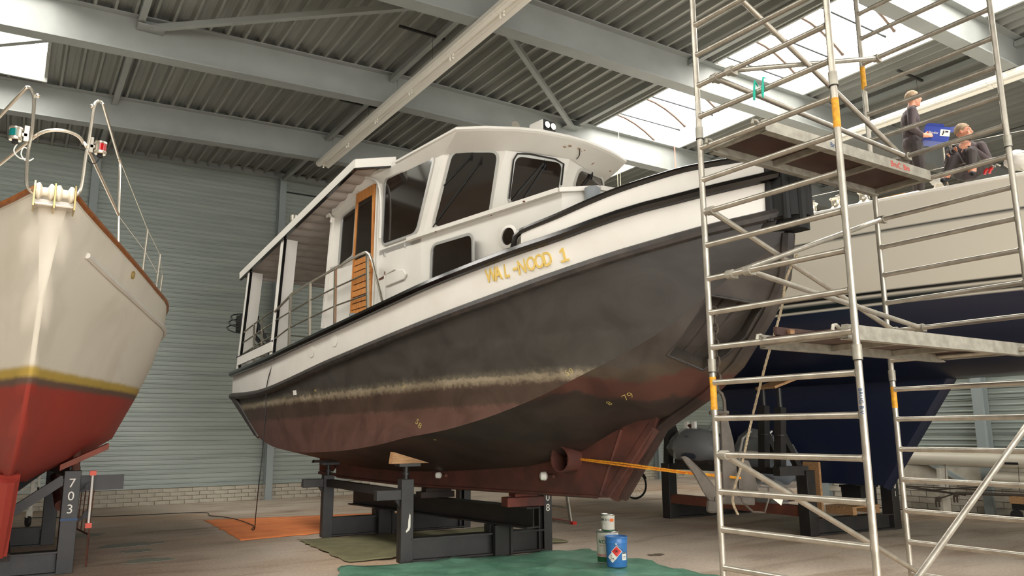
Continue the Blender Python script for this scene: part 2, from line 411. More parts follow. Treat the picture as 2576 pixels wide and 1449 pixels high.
wind(1.35, 12.72, 5.45, 9.5); wind(5.75, 9.5, 9.8, 12.72); wind(1.05, 12.99, -3.0, 16.3); wind(5.4, 2.4, 1.35, 5.65)
# ---- roof deck: deep ribbed sheets running between the beams, laid around the roof lights
SKL = (-2.7, -.02); SKR = (10.5, 13.05); SKF = (23.6, 26.15)
ce = MB().box(X0H-.3, SKL[0]-.06, Y0H, Y1H+.3, 8.75, 8.85).box(SKL[1]+.06, SKR[0]-.06, Y0H, Y1H+.3, 8.75, 8.85).box(SKR[1]+.06, SKF[0]-.06, Y0H, Y1H+.3, 8.75, 8.85).box(SKF[1]+.06, X1H+.3, Y0H, Y1H+.3, 8.75, 8.85).box(SKF[0]-.06, SKF[1]+.06, 15.75, Y1H+.3, 8.75, 8.85).box(SKL[0]-.06, SKL[1]+.06, 16.0, Y1H+.3, 8.75, 8.85).box(SKR[0]-.06, SKR[1]+.06, 15.75, Y1H+.3, 8.75, 8.85).box(SKL[0]-.06, SKL[1]+.06, Y0H, -9.9, 8.75, 8.85).box(SKR[0]-.06, SKR[1]+.06, Y0H, -9.9, 8.75, 8.85).build('ceiling', 'roof_steel'); struct(ce)
def deck(xa, xb, ya, yb):
    P = .285; n = max(1, round((xb-xa)/P)); p = (xb-xa)/n; prof = []
    for i in range(n):
        x = xa+i*p
        prof += [(x, .11), (x+p*.30, .11), (x+p*.32, .103), (x+p*.36, .103), (x+p*.38, .11), (x+p*.62, .11), (x+p*.74, 0), (x+p*.88, 0)]
    prof.append((xb, .11))
    a = [(x, ya, roofz(x)+z) for x, z in prof]; b = [(x, yb, roofz(x)+z) for x, z in prof]
    return MB().grid([a, b])
YB = [Y0H]+BEAMY+[Y1H+.05]
for i in range(len(YB)-1):
    ya, yb = YB[i], YB[i+1]
    for (xa, xb) in ((X0H, SKL[0]-.05), (SKL[1]+.05, 5.7), (5.7, SKR[0]-.05), (SKR[1]+.05, SKF[0]-.05), (SKF[1]+.05, X1H)):
        deck(xa, xb, ya, yb).build('roof_sheet', 'roof_steel', ce)
for (xa, xb, ye) in ((SKL[0]-.05, SKL[1]+.05, 16.0), (SKR[0]-.05, SKR[1]+.05, 15.8), (SKF[0]-.05, SKF[1]+.05, 15.8)):
    deck(xa, xb, ye+.05, YB[-1]).build('roof_sheet', 'roof_steel', ce)
# ---- roof lights: barrel vaults of opal sheet on a kerb, with arched ribs and tie rods
mp = bpy.data.materials.new('opal_sheet'); mp.use_nodes = True; b = mp.node_tree.nodes['Principled BSDF']
b.inputs['Base Color'].default_value = (.9, .9, .9, 1); b.inputs['Emission Color'].default_value = (1, .965, .90, 1); b.inputs['Emission Strength'].default_value = SKY_E; MATS['opal_sheet'] = mp
mat('kerb_white', rgb(160, 162, 156), .6, 0., rgb(146, 148, 142), 14.)
mat('rib_brown', rgb(74, 58, 48), .6); mat('rib_dark', rgb(40, 44, 48), .6)
def rooflight(nm, xa, xb, ya, yb):
    za, zb2 = roofz(xa), roofz(xb); KH = .48
    o = MB().box(xa-.05, xa, ya, yb, za-.02, za+KH).box(xb, xb+.05, ya, yb, zb2-.02, zb2+KH).box(xa-.05, xb+.05, ya-.05, ya, za-.02, za+KH+.3).box(xa-.05, xb+.05, yb, yb+.05, za-.02, za+KH+.3).build(nm, 'kerb_white'); struct(o)
    n = round((yb-ya)/1.06); st = (yb-ya)/n; K = 8; W = xb-xa
    def arch(y, dz=0): return [(lerp(xa, xb, i/K), y, max(za, zb2)+KH-.03+dz+.42*math.sin(math.pi*(i/K))**.9) for i in range(K+1)]
    first = None
    for i in range(n):
        y0 = ya+i*st
        if first is None: first = MB().grid([arch(y0+.0, .03), arch(y0+st, .03)]).build('pane', 'opal_sheet', o, smooth=True)
        else: inst(first, 'pane', o, (0, i*st, 0))
    r1 = MB().tube(arch(ya), .03, 6).build('arched_rib', 'rib_brown', o); r2 = MB().tube([(xa, ya+.18, za+KH-.06), (xb, ya+.18, zb2+KH-.06)], .02, 6).build('tie_rod', 'rib_dark', o)
    for i in range(1, n): inst(r1, 'arched_rib', o, (0, i*st, 0)); inst(r2, 'tie_rod', o, (0, i*st, 0))
    return o
rooflight('window_1', SKL[0], SKL[1], -9.8, 15.95)
rooflight('window_2', SKR[0], SKR[1], -9.8, 15.7)
rooflight('fill_rooflight', SKF[0], SKF[1], -9.8, 15.7)  # extra roof light out of view, added to brighten the right-hand roof
# ---- hangers under the deck
for (u, v, w, h) in ((1062, 82, .5, 0), (905, 262, .5, 0), (2290, 190, .45, 0)):
    p = onZ(u, v, 8.22)
    t = MB().box(p.x-.42, p.x+.42, p.y-.02, p.y+.02, 8.20, 8.235)
    t.tube([(p.x+.2, p.y, 8.22), (p.x+.2, p.y, 7.62)], .003, 4)
    struct(t.build('hanger_rail', 'black_steel'))
# ---- rows of strip lights
ORD = ['last', 'second', 'third', 'fourth', 'fifth', 'sixth', 'seventh', 'eighth', 'ninth', 'tenth', 'eleventh']
def strip_light(x, y, L, label, group):
    z = 7.69
    t = thing('strip_light', label, 'ceiling light', (x, y, z), group)
    MB().box(x-.15, x-.02, y-L+.004, y-.004, z-.075, z).box(x-.12, x-.05, y-L+.004, y-.004, z-.10, z-.075).build('housing', 'lamp_white', t)
    MB().prism([(x-.02, y-.004, z-.0), (x+.15, y-.004, z-.095), (x+.145, y-.004, z-.105), (x-.02, y-.004, z-.02)], (0, -L+.008, 0)).build('reflector', 'lamp_white', t)
    MB().tube([(x+.01, y-.06, z-.1), (x+.01, y-L+.06, z-.1)], .013, 8).build('tube', 'lamp_tube', t, smooth=True)
    for yy in (y-.05, y-L+.05): MB().box(x-.005, x+.025, yy-.012, yy+.012, z-.125, z-.03).build('lamp_holder', 'lamp_white', t)
    return t
for k in range(11): strip_light(5.52, 16.55-k*1.55, 1.55, ('end strip light closest to the back wall in the row above the tug' if k == 0 else ORD[k]+' strip light from the back wall in the row above the tug'), 'strip lights above the tug')
for k in range(9): strip_light(14.15, 15.5-k*1.55, 1.55, ('end strip light closest to the back wall in the row behind the two men' if k == 0 else ORD[k]+' strip light from the back wall in the row behind the two men'), 'strip lights behind the men')
# ================================================================== SCAFFOLD
def P1(y, z): return Vector((4.70+.06*(4.34-y)/1.24*.8, y, z))
YA, YBk = 3.08, 4.325           # the two posts of each frame
FX = {0: {YA: (4.745, 3.096), YBk: (4.69, 4.335)}, 1: {YA: (7.13, 3.04), YBk: (7.13, 4.31)}}
RZ = lambda k: .574+.28*k
sf = thing('scaffold_tower', 'silver aluminium scaffold tower of two ladder frames with diagonal braces', 'scaffold', (5.9, 3.7, 0))
RP = .0245
for fi in (0, 1):
    (xa, ya), (xb, yb) = FX[fi][YA], FX[fi][YBk]
    for (x, y) in ((xa, ya), (xb, yb)):
        for (z0, z1) in ((.16, 2.06), (2.06, 4.02), (4.02, 6.1)):
            po = MB().tube([(x, y, z0+.003), (x, y, z1-.003)], RP, 14).build('post', 'alu', sf, smooth=True)
        for zj in (2.06, 4.02):
            cl = MB().lathe([(RP+.001, -.0), (RP+.007, 0), (RP+.007, .1), (RP+.001, .1)], (x, y, zj), n=14).build('post_collar', 'alu_dull', sf, smooth=True)
            MB().tube([(x+(RP+.006)*math.cos(t*.5236), y+(RP+.006)*math.sin(t*.5236), zj-.004) for t in range(12)], .003, 5, closed=True).build('lock_ring', 'black_matt', sf)
        MB().tube([(x, y, 0.14), (x, y, .30)], .016, 8).build('castor_stem', 'alu_dull', sf)
        MB().lathe([(.1, -.022), (.1, .022)], (x, y+.02, .1), axis=(1, 0, 0), n=20).build('castor_wheel', 'rubber', sf, smooth=True)
        MB().box(x-.03, x+.03, y-.03, y+.06, .10, .2).build('castor_fork', 'alu_dull', sf)
    for k in range(-1, 20):
        a = Vector((xa, ya, RZ(k))); b2 = Vector((xb, yb, RZ(k))); d = (b2-a).normalized()
        MB().tube([a+d*(RP-.006), a+d*(RP+.02), b2-d*(RP+.02), b2-d*(RP-.006)], [.028, .0225, .0225, .028], 12).build('rung', 'alu', sf, smooth=True)
def fpt(fi, y, z):
    (xa, ya), (xb, yb) = FX[fi][YA], FX[fi][YBk]; t = (y-ya)/(yb-ya); return Vector((lerp(xa, xb, t), y, z))
def clamp_at(p, s=1.):
    MB().tube([(p.x, p.y-.03*s, p.z), (p.x, p.y+.03*s, p.z)], .037*s, 10).obox((p.x+.03*s, p.y, p.z-.01), (.035*s, 0, 0), (0, .02*s, 0), (0, 0, .022*s)).build('clamp', 'alu_dull', sf, smooth=True)
def brace(fa, ya, ka, fb, yb, kb, oa=(0, 0, 0), ob=(0, 0, 0), r=.0235):
    a = fpt(fa, ya, RZ(ka))+Vector(oa); b2 = fpt(fb, yb, RZ(kb))+Vector(ob); d = (b2-a).normalized()
    clamp_at(fpt(fa, ya, RZ(ka))); clamp_at(fpt(fb, yb, RZ(kb)))
    MB().tube([a+d*.04, b2-d*.04], r, 12).build('brace', 'alu', sf, smooth=True)
brace(0, 4.26, 10, 1, 4.24, 7)
brace(0, 4.10, 8, 1, 4.26, 11)
brace(0, 3.93, 8, 1, 3.98, 7, r=.0225)
brace(0, 4.02, 17, 1, 3.98, 13)
brace(0, 3.98, 14, 1, 4.15, 17)
brace(0, 4.14, 14, 1, 3.95, 13, r=.0225)
brace(0, 4.26, 3, 1, 4.2, -1)
brace(0, 3.16, -1, 1, 3.12, 4)
for (fi, yk, z0, z1) in ((0, YA, 3.70, 3.92), (0, YBk, 1.76, 2.02), (1, YBk, 1.80, 2.0), (1, YBk, 5.05, 5.3)):
    x, y = FX[fi][yk]; MB().lathe([(RP+.0012, z0), (RP+.0012, z1)], (x, y, 0), n=14).build('yellow_band', 'yellow_tape', sf, smooth=True)
mat('blue_print', rgb(36, 70, 110), .6); mat('red_print', rgb(196, 58, 42), .6)
x, y = FX[0][YA]
text_obj('BRUG B.V.', .04, 'blue_print', sf, frame4((x-.026, y-.012, 1.78), (0, 0, -1), (.25, -1, 0)), .0008, 'post_lettering')
MB().obox(fpt(0, 4.0, 1.2)+Vector((.25, -.005, -.115)), (.045, 0, -.026), (0, .001, 0), (.012, 0, .02)).build('sticker', 'white_print', sf)
# platforms hooked over the rungs
def platform(nm, label, k, y0, y1, boards):
    z = RZ(k)+.03; xa, xb = 4.66, 7.17+.16*boards
    t = thing(nm, label, 'platform', (5.9, (y0+y1)/2, z))
    for y in (y0, y1): MB().box(xa+.09, xb-.09, y-.022, y+.022, z-.075, z+.025).box(xa+.09, xb-.09, y-.035, y+.022 if y == y1 else y+.035, z-.078, z-.07).build('side_rail', 'alu_dull', t)
    for x in (xa+.11, lerp(xa, xb, .345), lerp(xa, xb, .66), xb-.11): MB().box(x-.02, x+.02, y0+.022, y1-.022, z-.06, z-.012).build('cross_bar', 'alu_dull', t)
    xs = [xa+.11, lerp(xa, xb, .345), lerp(xa, xb, .66), xb-.11]
    for i in range(3): MB().box(xs[i]+.004, xs[i+1]-.004, y0+.022, y1-.022, z-.01, z+.008).build('deck_panel', 'plywood_brown', t)
    for x in (xa, xb):
        for y in (y0+.03, y1-.03):
            s2 = 1 if x == xa else -1
            MB().tube([(x+s2*.12, y, z-.02), (x+s2*.07, y, z+.005), (x+.045*s2, y, z+.02), (x+.01*s2, y, z+.015), (x-s2*.0, y, z-.02)], .013, 8).build('hook', 'alu_dull', t, smooth=True)
    return t
pu = platform('scaffold_platform', 'brown ply scaffold platform hooked high beside the tug bow', 12, 3.73, 4.27, 0)
text_obj('BruC. Bm', .075, 'red_print', pu, frame4((6.58, 3.7069, RZ(12)+.005), (1, 0, 0), (0, 0, 1)), .0008, 'lettering')
text_obj('Bruc', .06, 'blue_print', pu, frame4((5.62, 3.7069, RZ(12)+.008), (1, 0, 0), (0, 0, 1)), .0008, 'lettering')
pl = platform('scaffold_platform', 'weathered aluminium scaffold platform with toe board at the lower level', 6, 3.18, 3.88, 1)
tb = thing('toe_board', 'brown toe board lying along the lower scaffold platform', 'board', (5.9, 3.84, RZ(6)+.055))
MB().box(4.83, 7.0, 3.80, 3.83, RZ(6)+.055, RZ(6)+.115).build('board', 'plywood_brown', tb)
for x in (4.95, 5.35): MB().box(x, x+.05, 3.77, 3.80, RZ(6)+.056, RZ(6)+.1).build('wood_block', 'wood_raw', tb)
mat('teal_rope', rgb(26, 176, 150), .6)
for (yy, ln) in ((3.74, .09), (3.66, .11)):
    p = fpt(0, yy, RZ(13)); q = p+Vector((0, 0, .03))
    o = MB().tube([q+Vector((.02, 0, (.06 if ln > .1 else .02))), q+Vector((-.012, .005, .06)), q+Vector((-.028, 0, 0)), q+Vector((-.034, 0, -.05)), q+Vector((-.03, .006, -.1)), q+Vector((-.034, 0, -ln))], [.004, .009, .008, .012, .008, .006], 7).build('rope_scrap', 'teal_rope', None, smooth=True)
    tag(o, ('shorter' if ln < .1 else 'longer')+' teal rope end tied round a scaffold rung above the platform', 'rope', 'teal rope ends on the scaffold')
# ================================================================== TUG CRADLE 208
cr = thing('boat_cradle', 'black steel cradle numbered 208 carrying the grey tug', 'cradle', (5.4, 10.7, 0))
A, B_, Cc, D_ = Vector((4.345, 9.27, 0)), Vector((6.37, 9.08, 0)), Vector((4.37, 12.22, 0)), Vector((6.78, 12.05, 0))
dx = (B_-A).normalized()
def post(p, h, w=.165): return MB().obox(p+Vector((0, 0, h/2)), dx*w/2, Vector((-dx.y, dx.x, 0))*w/2, (0, 0, h/2))
for (p, h) in ((A, 1.02), (Cc, .95)):
    m = post(p, h); po = m.build('post', 'black_steel', cr, bevel=.006)
    MB().obox(p+Vector((-.083, 0, h/2)), (.001, 0, 0), (0, .004, 0), (0, 0, h/2-.02)).build('post_seam', 'black_matt', cr)
    MB().tube([p+Vector((0, 0, h)), p+Vector((0, 0, h+.16))], .036, 12).lathe([(.055, 0), (.055, .03)], p+Vector((0, 0, h+.05)), n=12).build('screw_jack', 'black_steel', cr, smooth=True)
    MB().obox(p+Vector((.02, 0, h+.175)), dx*.14, Vector((-dx.y, dx.x, 0))*.1, (0, 0, .018)).build('jack_plate', 'black_steel', cr)
    e = p-dx*.40+Vector((0, 0, .83)); MB().bar(e, p+Vector((0, 0, .83))-dx*.06, .125, .125).build('arm', 'black_steel', cr, bevel=.006)
    MB().prism([p+Vector((-.06, -.02, .765)), p+Vector((-.15, -.02, .765)), p+Vector((-.06, -.02, .64))], (0, .04, 0)).build('gusset', 'black_steel', cr)
for (p, h) in ((B_, 1.0), (D_, 1.0)):
    MB().obox(p+Vector((.055, 0, h/2)), dx*.008, Vector((0, .07, 0)), (0, 0, h/2)).obox(p+Vector((-.13, 0.02, h/2)), dx*.008, Vector((0, .07, 0)), (0, 0, h/2)).obox(p+Vector((-.04, 0.02, h/2)), dx*.09, Vector((0, .007, 0)), (0, 0, h/2)).obox(p+Vector((0.0, -.066, h/2)), dx*.062, Vector((0, .006, 0)), (0, 0, h/2)).build('post', 'black_steel', cr)
    MB().tube([p+Vector((0, 0, h)), p+Vector((0, 0, h+.2))], .036, 12).build('screw_jack', 'black_steel', cr, smooth=True)
    MB().obox(p+Vector((0, 0, h+.21)), dx*.14, Vector((0, .1, 0)), (0, 0, .018)).build('jack_plate', 'black_steel', cr)
for (p, q) in ((A, B_), (Cc, D_)):
    m = MB().ibeam(p+dx*.06+Vector((0, 0, .155)), q-dx*.05+Vector((0, 0, .155)), .2, .28, .02); m.build('cross_beam', 'black_steel', cr)
# longitudinal keel beam on short posts
ka = onZ(930, 1262, .55); 
K0 = Vector((5.16, 13.1, .525)); K1 = Vector((5.75, 8.45, .525))
MB().ibeam(K0, K1, .22, .26, .02).build('keel_beam', 'black_steel', cr)
kd = (K1-K0).normalized()
for (yy) in (9.2, 12.15):
    t = (yy-K0.y)/(K1.y-K0.y); p = K0.lerp(K1, t)
    MB().obox((p.x, p.y, .345), (.15, 0, 0), (0, .07, 0), (0, 0, .048)).build('stub_post', 'black_steel', cr)
    MB().obox((p.x-.02, p.y-.17, .20), (.12, 0, 0), (0, .03, 0), (0, 0, .19)).obox((p.x+.1, p.y-.17, .20), (.02, 0, 0), (0, .06, 0), (0, 0, .19)).build('stub_post', 'black_steel', cr)
for sgn, p, q in ((0, Cc, A), (1, D_, B_)):
    MB().bar(p+Vector((0, 0, .83)), q+Vector((0, 0, .83)), .1, .11).build('long_rail', 'black_steel', cr)
pz = A+Vector((.0, -.084, .50))
MB().prism([pz+Vector((.02, 0, .1)), pz+Vector((.045, 0, .06)), pz+Vector((.05, 0, -.02)), pz+Vector((.02, 0, -.1)), pz+Vector((-.02, 0, -.13)), pz+Vector((-.03, 0, -.115)), pz+Vector((.0, 0, -.07)), pz+Vector((.005, 0, .02))], (0, -.002, 0)).build('paint_splash', 'white_print', cr)
MB().prism([A-dx*.402+Vector((0, -.04, .865)), A-dx*.402+Vector((0, -.06, .83)), A-dx*.402+Vector((0, -.05, .795)), A-dx*.402+Vector((0, -.03, .80))], (-.001, 0, 0)).build('paint_splash', 'white_print', cr)
for i, ch in enumerate('208'): text_obj(ch, .135, 'white_print', cr, frame4((B_.x+.0, B_.y-.0735, .84-i*.135), dx, (0, 0, 1)), .0008, 'number')
# keel blocks
mat('wood_red', rgb(110, 52, 40), .75, 0., rgb(76, 44, 38), 5., bump=.2)
mat('wood_dark', rgb(58, 46, 40), .8, 0., rgb(40, 32, 28), 6.)
bk = thing('keel_block', 'worn red-painted timber block under the tug keel near the bow', 'wood block', (5.72, 8.66, .655))
MB().obox((5.74, 8.66, .80), (.17, -.02, 0), (.012, .1, 0), (0, 0, .022)).build('timber', 'wood_red', bk, bevel=.01)
MB().obox((5.72, 8.64, .716), (.27, -.03, 0), (.012, .1, 0), (0, 0, .06)).build('timber', 'wood_red', bk, bevel=.012)
bk = thing('keel_block', 'dark timber block under the middle of the tug keel', 'wood block', (5.45, 10.6, .655))
MB().obox((5.45, 10.6, .70), (.26, -.03, 0), (.012, .11, 0), (0, 0, .042)).build('timber', 'wood_dark', bk)
MB().obox((5.47, 10.6, .77), (.2, -.02, 0), (.012, .1, 0), (0, 0, .026)).build('timber', 'wood_dark', bk)
# bow wedge on the jack
wg = thing('wooden_wedge', 'pale timber wedge between the near jack and the tug bottom', 'wedge', (4.36, 9.27, 1.213))
MB().prism([A+Vector((-.22, -.05, 1.214)), A+Vector((.30, -.05, 1.214)), A+Vector((-.20, -.05, 1.36))], (0, .1, 0)).build('wedge', 'wood_raw', wg)
wg = thing('wooden_wedge', 'dark timber wedge between the far jack and the tug bottom', 'wedge', (4.38, 12.22, 1.213))
MB().prism([Cc+Vector((-.26, -.05, 1.144)), Cc+Vector((.34, -.05, 1.144)), Cc+Vector((.3, -.05, 1.16)), Cc+Vector((-.24, -.05, 1.19))], (0, .1, 0)).build('wedge', 'wood_dark', wg)
# ================================================================== SHEETS ON THE FLOOR
def tarp(nm, label, poly, m, seed, z=.006, n=16, amp=.012):
    r = random.Random(seed); P = [Vector((p[0], p[1], 0)) for p in poly]
    rows = []
    for i in range(n+1):
        a = P[0].lerp(P[3], i/n); b2 = P[1].lerp(P[2], i/n); row = []
        for j in range(n*2+1):
            p = a.lerp(b2, j/(n*2)); e = min(i, n-i)/n
            p = p+Vector((r.uniform(-.03, .03), r.uniform(-.03, .03), 0))
            p.z = z+abs(math.sin(p.x*5.1+p.y*2.3+seed)*math.sin(p.y*4.7-p.x*1.3))*amp+r.random()*amp*.4; row.append(p)
        rows.append(row)
    o = MB().grid(rows).build(nm, m, None, smooth=True, norm=True, split=60)
    so = o.modifiers.new('thick', 'SOLIDIFY'); so.thickness = .003; so.offset = 1
    return tag(o, label, 'tarpaulin')
mat('tarp_orange', rgb(232, 140, 82), .7, 0., rgb(216, 122, 68), 3., bump=.2, bscale=8)
mat('tarp_olive', rgb(120, 116, 84), .85, 0., rgb(104, 100, 72), 4., bump=.3, bscale=8)
mat('tarp_green', rgb(104, 150, 126), .3, 0., rgb(80, 124, 102), 3., bump=.9, bscale=7)
tarp('ground_sheet', 'orange ground sheet spread under the stern of the tug', [(3.28, 15.9), (3.16, 12.52), (7.3, 12.95), (7.3, 14.95)][1:3]+[(7.3, 14.95), (3.28, 15.9)], 'tarp_orange', 3, amp=.004)
tarp('ground_sheet', 'olive canvas ground sheet lying inside the tug cradle', [(3.76, 9.62), (7.1, 9.5), (7.25, 11.7), (3.86, 12.02)], 'tarp_olive', 5, z=.012)
tarp('ground_sheet', 'crinkled green ground sheet under the tug bow and paint tins', [(2.9, 7.6), (6.75, 6.2), (6.85, 8.75), (3.5, 9.3)], 'tarp_green', 9, z=.004, amp=.03)
# ================================================================== PAINT TINS
mat('tin_steel', rgb(188, 186, 180), .28, .9); mat('tin_white', rgb(206, 202, 190), .35); mat('tin_blue', rgb(54, 112, 176), .32); mat('tin_green', rgb(30, 86, 52), .4)
mat('label_white', rgb(222, 220, 212), .5); mat('label_orange', rgb(226, 104, 40), .5); mat('label_red', rgb(206, 44, 40), .5)
def pail(nm, label, c, r0, r1, h, body, lidm, bands=()):
    t = thing(nm, label, 'paint tin', c); c = Vector(c); z = .0
    prof = [(r0*.97, .004), (r0, .012), (r0+(r1-r0)*.8, h*.78), (r1*1.015, h*.79), (r1*1.015, h*.805), (r1, h*.815), (r1, h-.012)]
    MB().lathe(prof, c, n=28).build('body', body, t, smooth=True)
    MB().lathe([(r1*.9, h-.018), (r1*.98, h-.016), (r1*1.05, h-.014), (r1*1.06, h-.004), (r1*1.02, h), (r1*.97, h-.004), (r1*.95, h-.014), (r1*.0, h-.014)], c, n=28).build('lid', lidm, t, smooth=True)
    for (z0, z1, m) in bands:
        rr = lambda zz: r0+(r1-r0)*zz/(h*.78)*.8+.0008
        MB().lathe([(rr(z0)-.002, z0), (rr(z0), z0), (rr(z1), z1), (rr(z1)-.002, z1)], c, n=28).build('printed_band', m, t, smooth=True)
    return t
def wrap(c, r, a0, a1, z0, z1, m, parent, nm='label_patch', th=.0012, n=6):
    rows = [[Vector(c)+Vector((r*math.cos(lerp(a0, a1, i/n)), r*math.sin(lerp(a0, a1, i/n)), z)) for i in range(n+1)] for z in (z0, z1)]
    o = MB().grid(rows).build(nm, m, parent, smooth=True); return o
def on_tin(c, r, ang, z): return Vector(c)+Vector((r*math.cos(ang), r*math.sin(ang), z))
cb = onZ(1555, 1436, .0); cb = Vector((cb.x+.07, cb.y+.1, .03)); va = math.atan2(-cb.y, -cb.x)
GZ = .03
blue = pail('paint_pail', 'blue steel paint pail with red flammable diamond on the green sheet', (cb.x, cb.y, GZ), .118, .128, .345, 'tin_blue', 'tin_blue')
def tin_frame(c, r, ang, z):
    p = on_tin(c, r, ang, z); n = Vector((math.cos(ang), math.sin(ang), 0)); return frame4(p, Vector((-n.y, n.x, 0)), (0, 0, 1))
def diamond(c, r, ang, z, s, m, parent, nm):
    pts = []
    for (a, b2) in ((0, s), (s, 0), (0, -s), (-s, 0)): pts.append((a, b2))
    seq = []
    K = 4
    for i in range(4):
        for k in range(K):
            a = lerp(pts[i][0], pts[(i+1) % 4][0], k/K); b2 = lerp(pts[i][1], pts[(i+1) % 4][1], k/K); seq.append(on_tin(c, r, ang+a/r, z+b2))
    cc = on_tin(c, r, ang, z); mbb = MB(); n = len(seq); mbb.add([cc]+seq, [(0, 1+i, 1+(i+1) % n) for i in range(n)]); return mbb.build(nm, m, parent)
cB = (cb.x, cb.y, GZ)
# image left is the clockwise side seen from the camera: angle grows to the image left... tangent direction is (-sin, cos)
tl = Vector((-math.sin(va), math.cos(va), 0)); SG = 1 if tl.dot(rt) > 0 else -1
diamond(cB, .1265, va+SG*.0, .185, .066, 'label_white', blue, 'hazard_label'); diamond(cB, .1272, va+SG*.0, .185, .059, 'label_red', blue, 'hazard_label')
diamond(cB, .1262, va-SG*.42, .118, .062, 'label_white', blue, 'hazard_label')
text_obj('\u2740', .05, 'black_print', blue, tin_frame(cB, .1285, va, .188), .0004, 'flame_mark')
MB().add([on_tin(cB, .1275, va-SG*(.42+a), .118+b2) for a, b2 in ((.22, -.022), (-.2, -.022), (-.2, -.03), (.22, -.03))], [(0, 1, 2, 3)]).add([on_tin(cB, .1275, va-SG*(.42+a), .118+b2) for a, b2 in ((.13, -.02), (.10, -.02), (.08, .02), (.16, .028), (.15, .022), (.1, .012))], [(0, 1, 2, 3, 4, 5)]).add([on_tin(cB, .1275, va-SG*(.42+a), .118+b2) for a, b2 in ((.02, -.012), (-.08, -.006), (-.16, -.012), (-.08, -.022))], [(0, 1, 2, 3)]).build('hazard_mark', 'black_print', blue)
wrap(cB, .1262, va+SG*.52, va+SG*1.05, .085, .17, 'label_white', blue)
wrap(cB, .1268, va+SG*.56, va+SG*1.0, .158, .168, 'black_print', blue); wrap(cB, .1268, va+SG*.62, va+SG*.95, .12, .126, 'black_print', blue, 'print_line'); wrap(cB, .1268, va+SG*.62, va+SG*.9, .105, .11, 'black_print', blue, 'print_line')
MB().tube([on_tin(cB, .1285+.004*math.sin(i*.35), va+SG*(-.05+.12*i), .265-.012*i+.0012*i*i*.0) for i in range(10)], .0022, 6).build('wire_handle', 'tin_steel', blue, smooth=True)
MB().sphere(on_tin(cB, .131, va-SG*.05, .268), .011, 10).build('handle_boss', 'white_plastic', blue, smooth=True)
cw = Vector((cb.x+.02, cb.y+.36, GZ)); pw = onZ(1536, 1425, 0); cw = Vector((pw.x+.06, pw.y+.12, GZ)); cW = (cw.x, cw.y, GZ)
wp = pail('paint_pail', 'white steel paint pail lettered RCOAT standing behind the blue pail', cW, .125, .135, .37, 'tin_white', 'tin_steel', bands=((.012, .075, 'tin_green'), (.085, .092, 'label_red'), (.1, .105, 'label_red')))
va2 = math.atan2(-cw.y, -cw.x)
mat('green_print', rgb(24, 84, 52), .5)
for i, ch in enumerate('RCOAT'): text_obj(ch, .06, 'green_print', wp, tin_frame(cW, .1325, va2+SG*(-.78+i*.23), .25), .0008, 'lettering')
text_obj('VERF  EN  VERN', .016, 'red_print', wp, tin_frame(cW, .1325, va2-SG*.35, .205), .0004, 'lettering')
ct = (cw.x+.01, cw.y-.005, GZ+.368)
tp = pail('paint_pail', 'small white paint tin lettered COAT B.V. stacked on the white pail', ct, .082, .086, .2, 'tin_white', 'tin_steel', bands=((.004, .018, 'tin_green'),))
for i, ch in enumerate('COAT B.V.'): text_obj(ch, .036, 'black_print', tp, tin_frame(ct, .0872, va2+SG*(-1.1+i*.17), .135), .0006, 'lettering')
wrap(ct, .0868, va2+SG*.30, va2+SG*.95, .115, .148, 'label_orange', tp); wrap(ct, .0866, va2-SG*.9, va2-SG*.4, .03, .075, 'label_white', tp)
# ================================================================== THE TUG
from mathutils.bvhtree import BVHTree
PSI = math.radians(8.0); TO = Vector((5.55, 9.0, 0)); TH = Vector((math.sin(PSI), -math.cos(PSI), 0)); TS = Vector((-math.cos(PSI), -math.sin(PSI), 0)); UP = Vector((0, 0, 1))
def bw(q, b, z): return TO-TH*q+TS*b+Vector((0, 0, z))          # q aft, b to starboard
def tq(P): return Vector((-(TH.dot(P-TO)), TS.dot(P-TO), P.z))
def onS(u, v, b):
    d = ray(u, v); k = (b-TS.dot(CAM-TO))/TS.dot(d); return tq(CAM+d*k)
def onPlan(u, v, bf):
    b = 1.
    for _ in range(70): b += .3*(bf(onS(u, v, b)[0])-b)
    return onS(u, v, b)
def bR(q):
    s = q+4.55
    if s < 0: return .05
    b = 1.72*(1-(1-min(s/4.6, 1))**2.8)
    if q > 2: b -= .021*(q-2)**2
    return max(b, .05)
def resample(L, n):
    L = [Vector(p) for p in L]; d = [0]
    for i in range(1, len(L)): d.append(d[-1]+(L[i]-L[i-1]).length)
    out = []; j = 0
    for i in range(n+1):
        t = d[-1]*i/n
        while j < len(L)-2 and d[j+1] < t: j += 1
        out.append(L[j].lerp(L[j+1], (t-d[j])/max(1e-9, d[j+1]-d[j])))
    return out
R_px = [(1933, 446), (1850, 465), (1749, 489), (1700, 502), (1595, 529), (1500, 561), (1400, 598), (1281, 638), (1100, 708), (1000, 753), (821, 836), (726, 880), (692, 897), (640, 919), (586, 941)]
W_px = [(1945, 526), (1860, 545), (1754, 571), (1560, 627), (1519, 640), (1373, 690), (1248, 736), (1124, 782), (1000, 831), (883, 880), (808, 912), (734, 947), (677, 972), (634, 984), (584, 989)]
C_px = [(1841, 695), (1764, 756), (1697, 812), (1623, 859), (1548, 901), (1474, 938), (1359, 997), (1230, 1049), (1115, 1083), (1020, 1101), (957, 1118), (870, 1133), (808, 1137), (759, 1138), (699, 1128), (664, 1111), (642, 1091)]
B_px = [(1853, 402), (1749, 420), (1684, 436), (1562, 475), (1480, 508), (1397, 545), (1330, 572), (1311, 581)]
Rl = [Vector((-4.46, .1, 4.03))]+[onPlan(u, v, bR) for u, v in R_px]
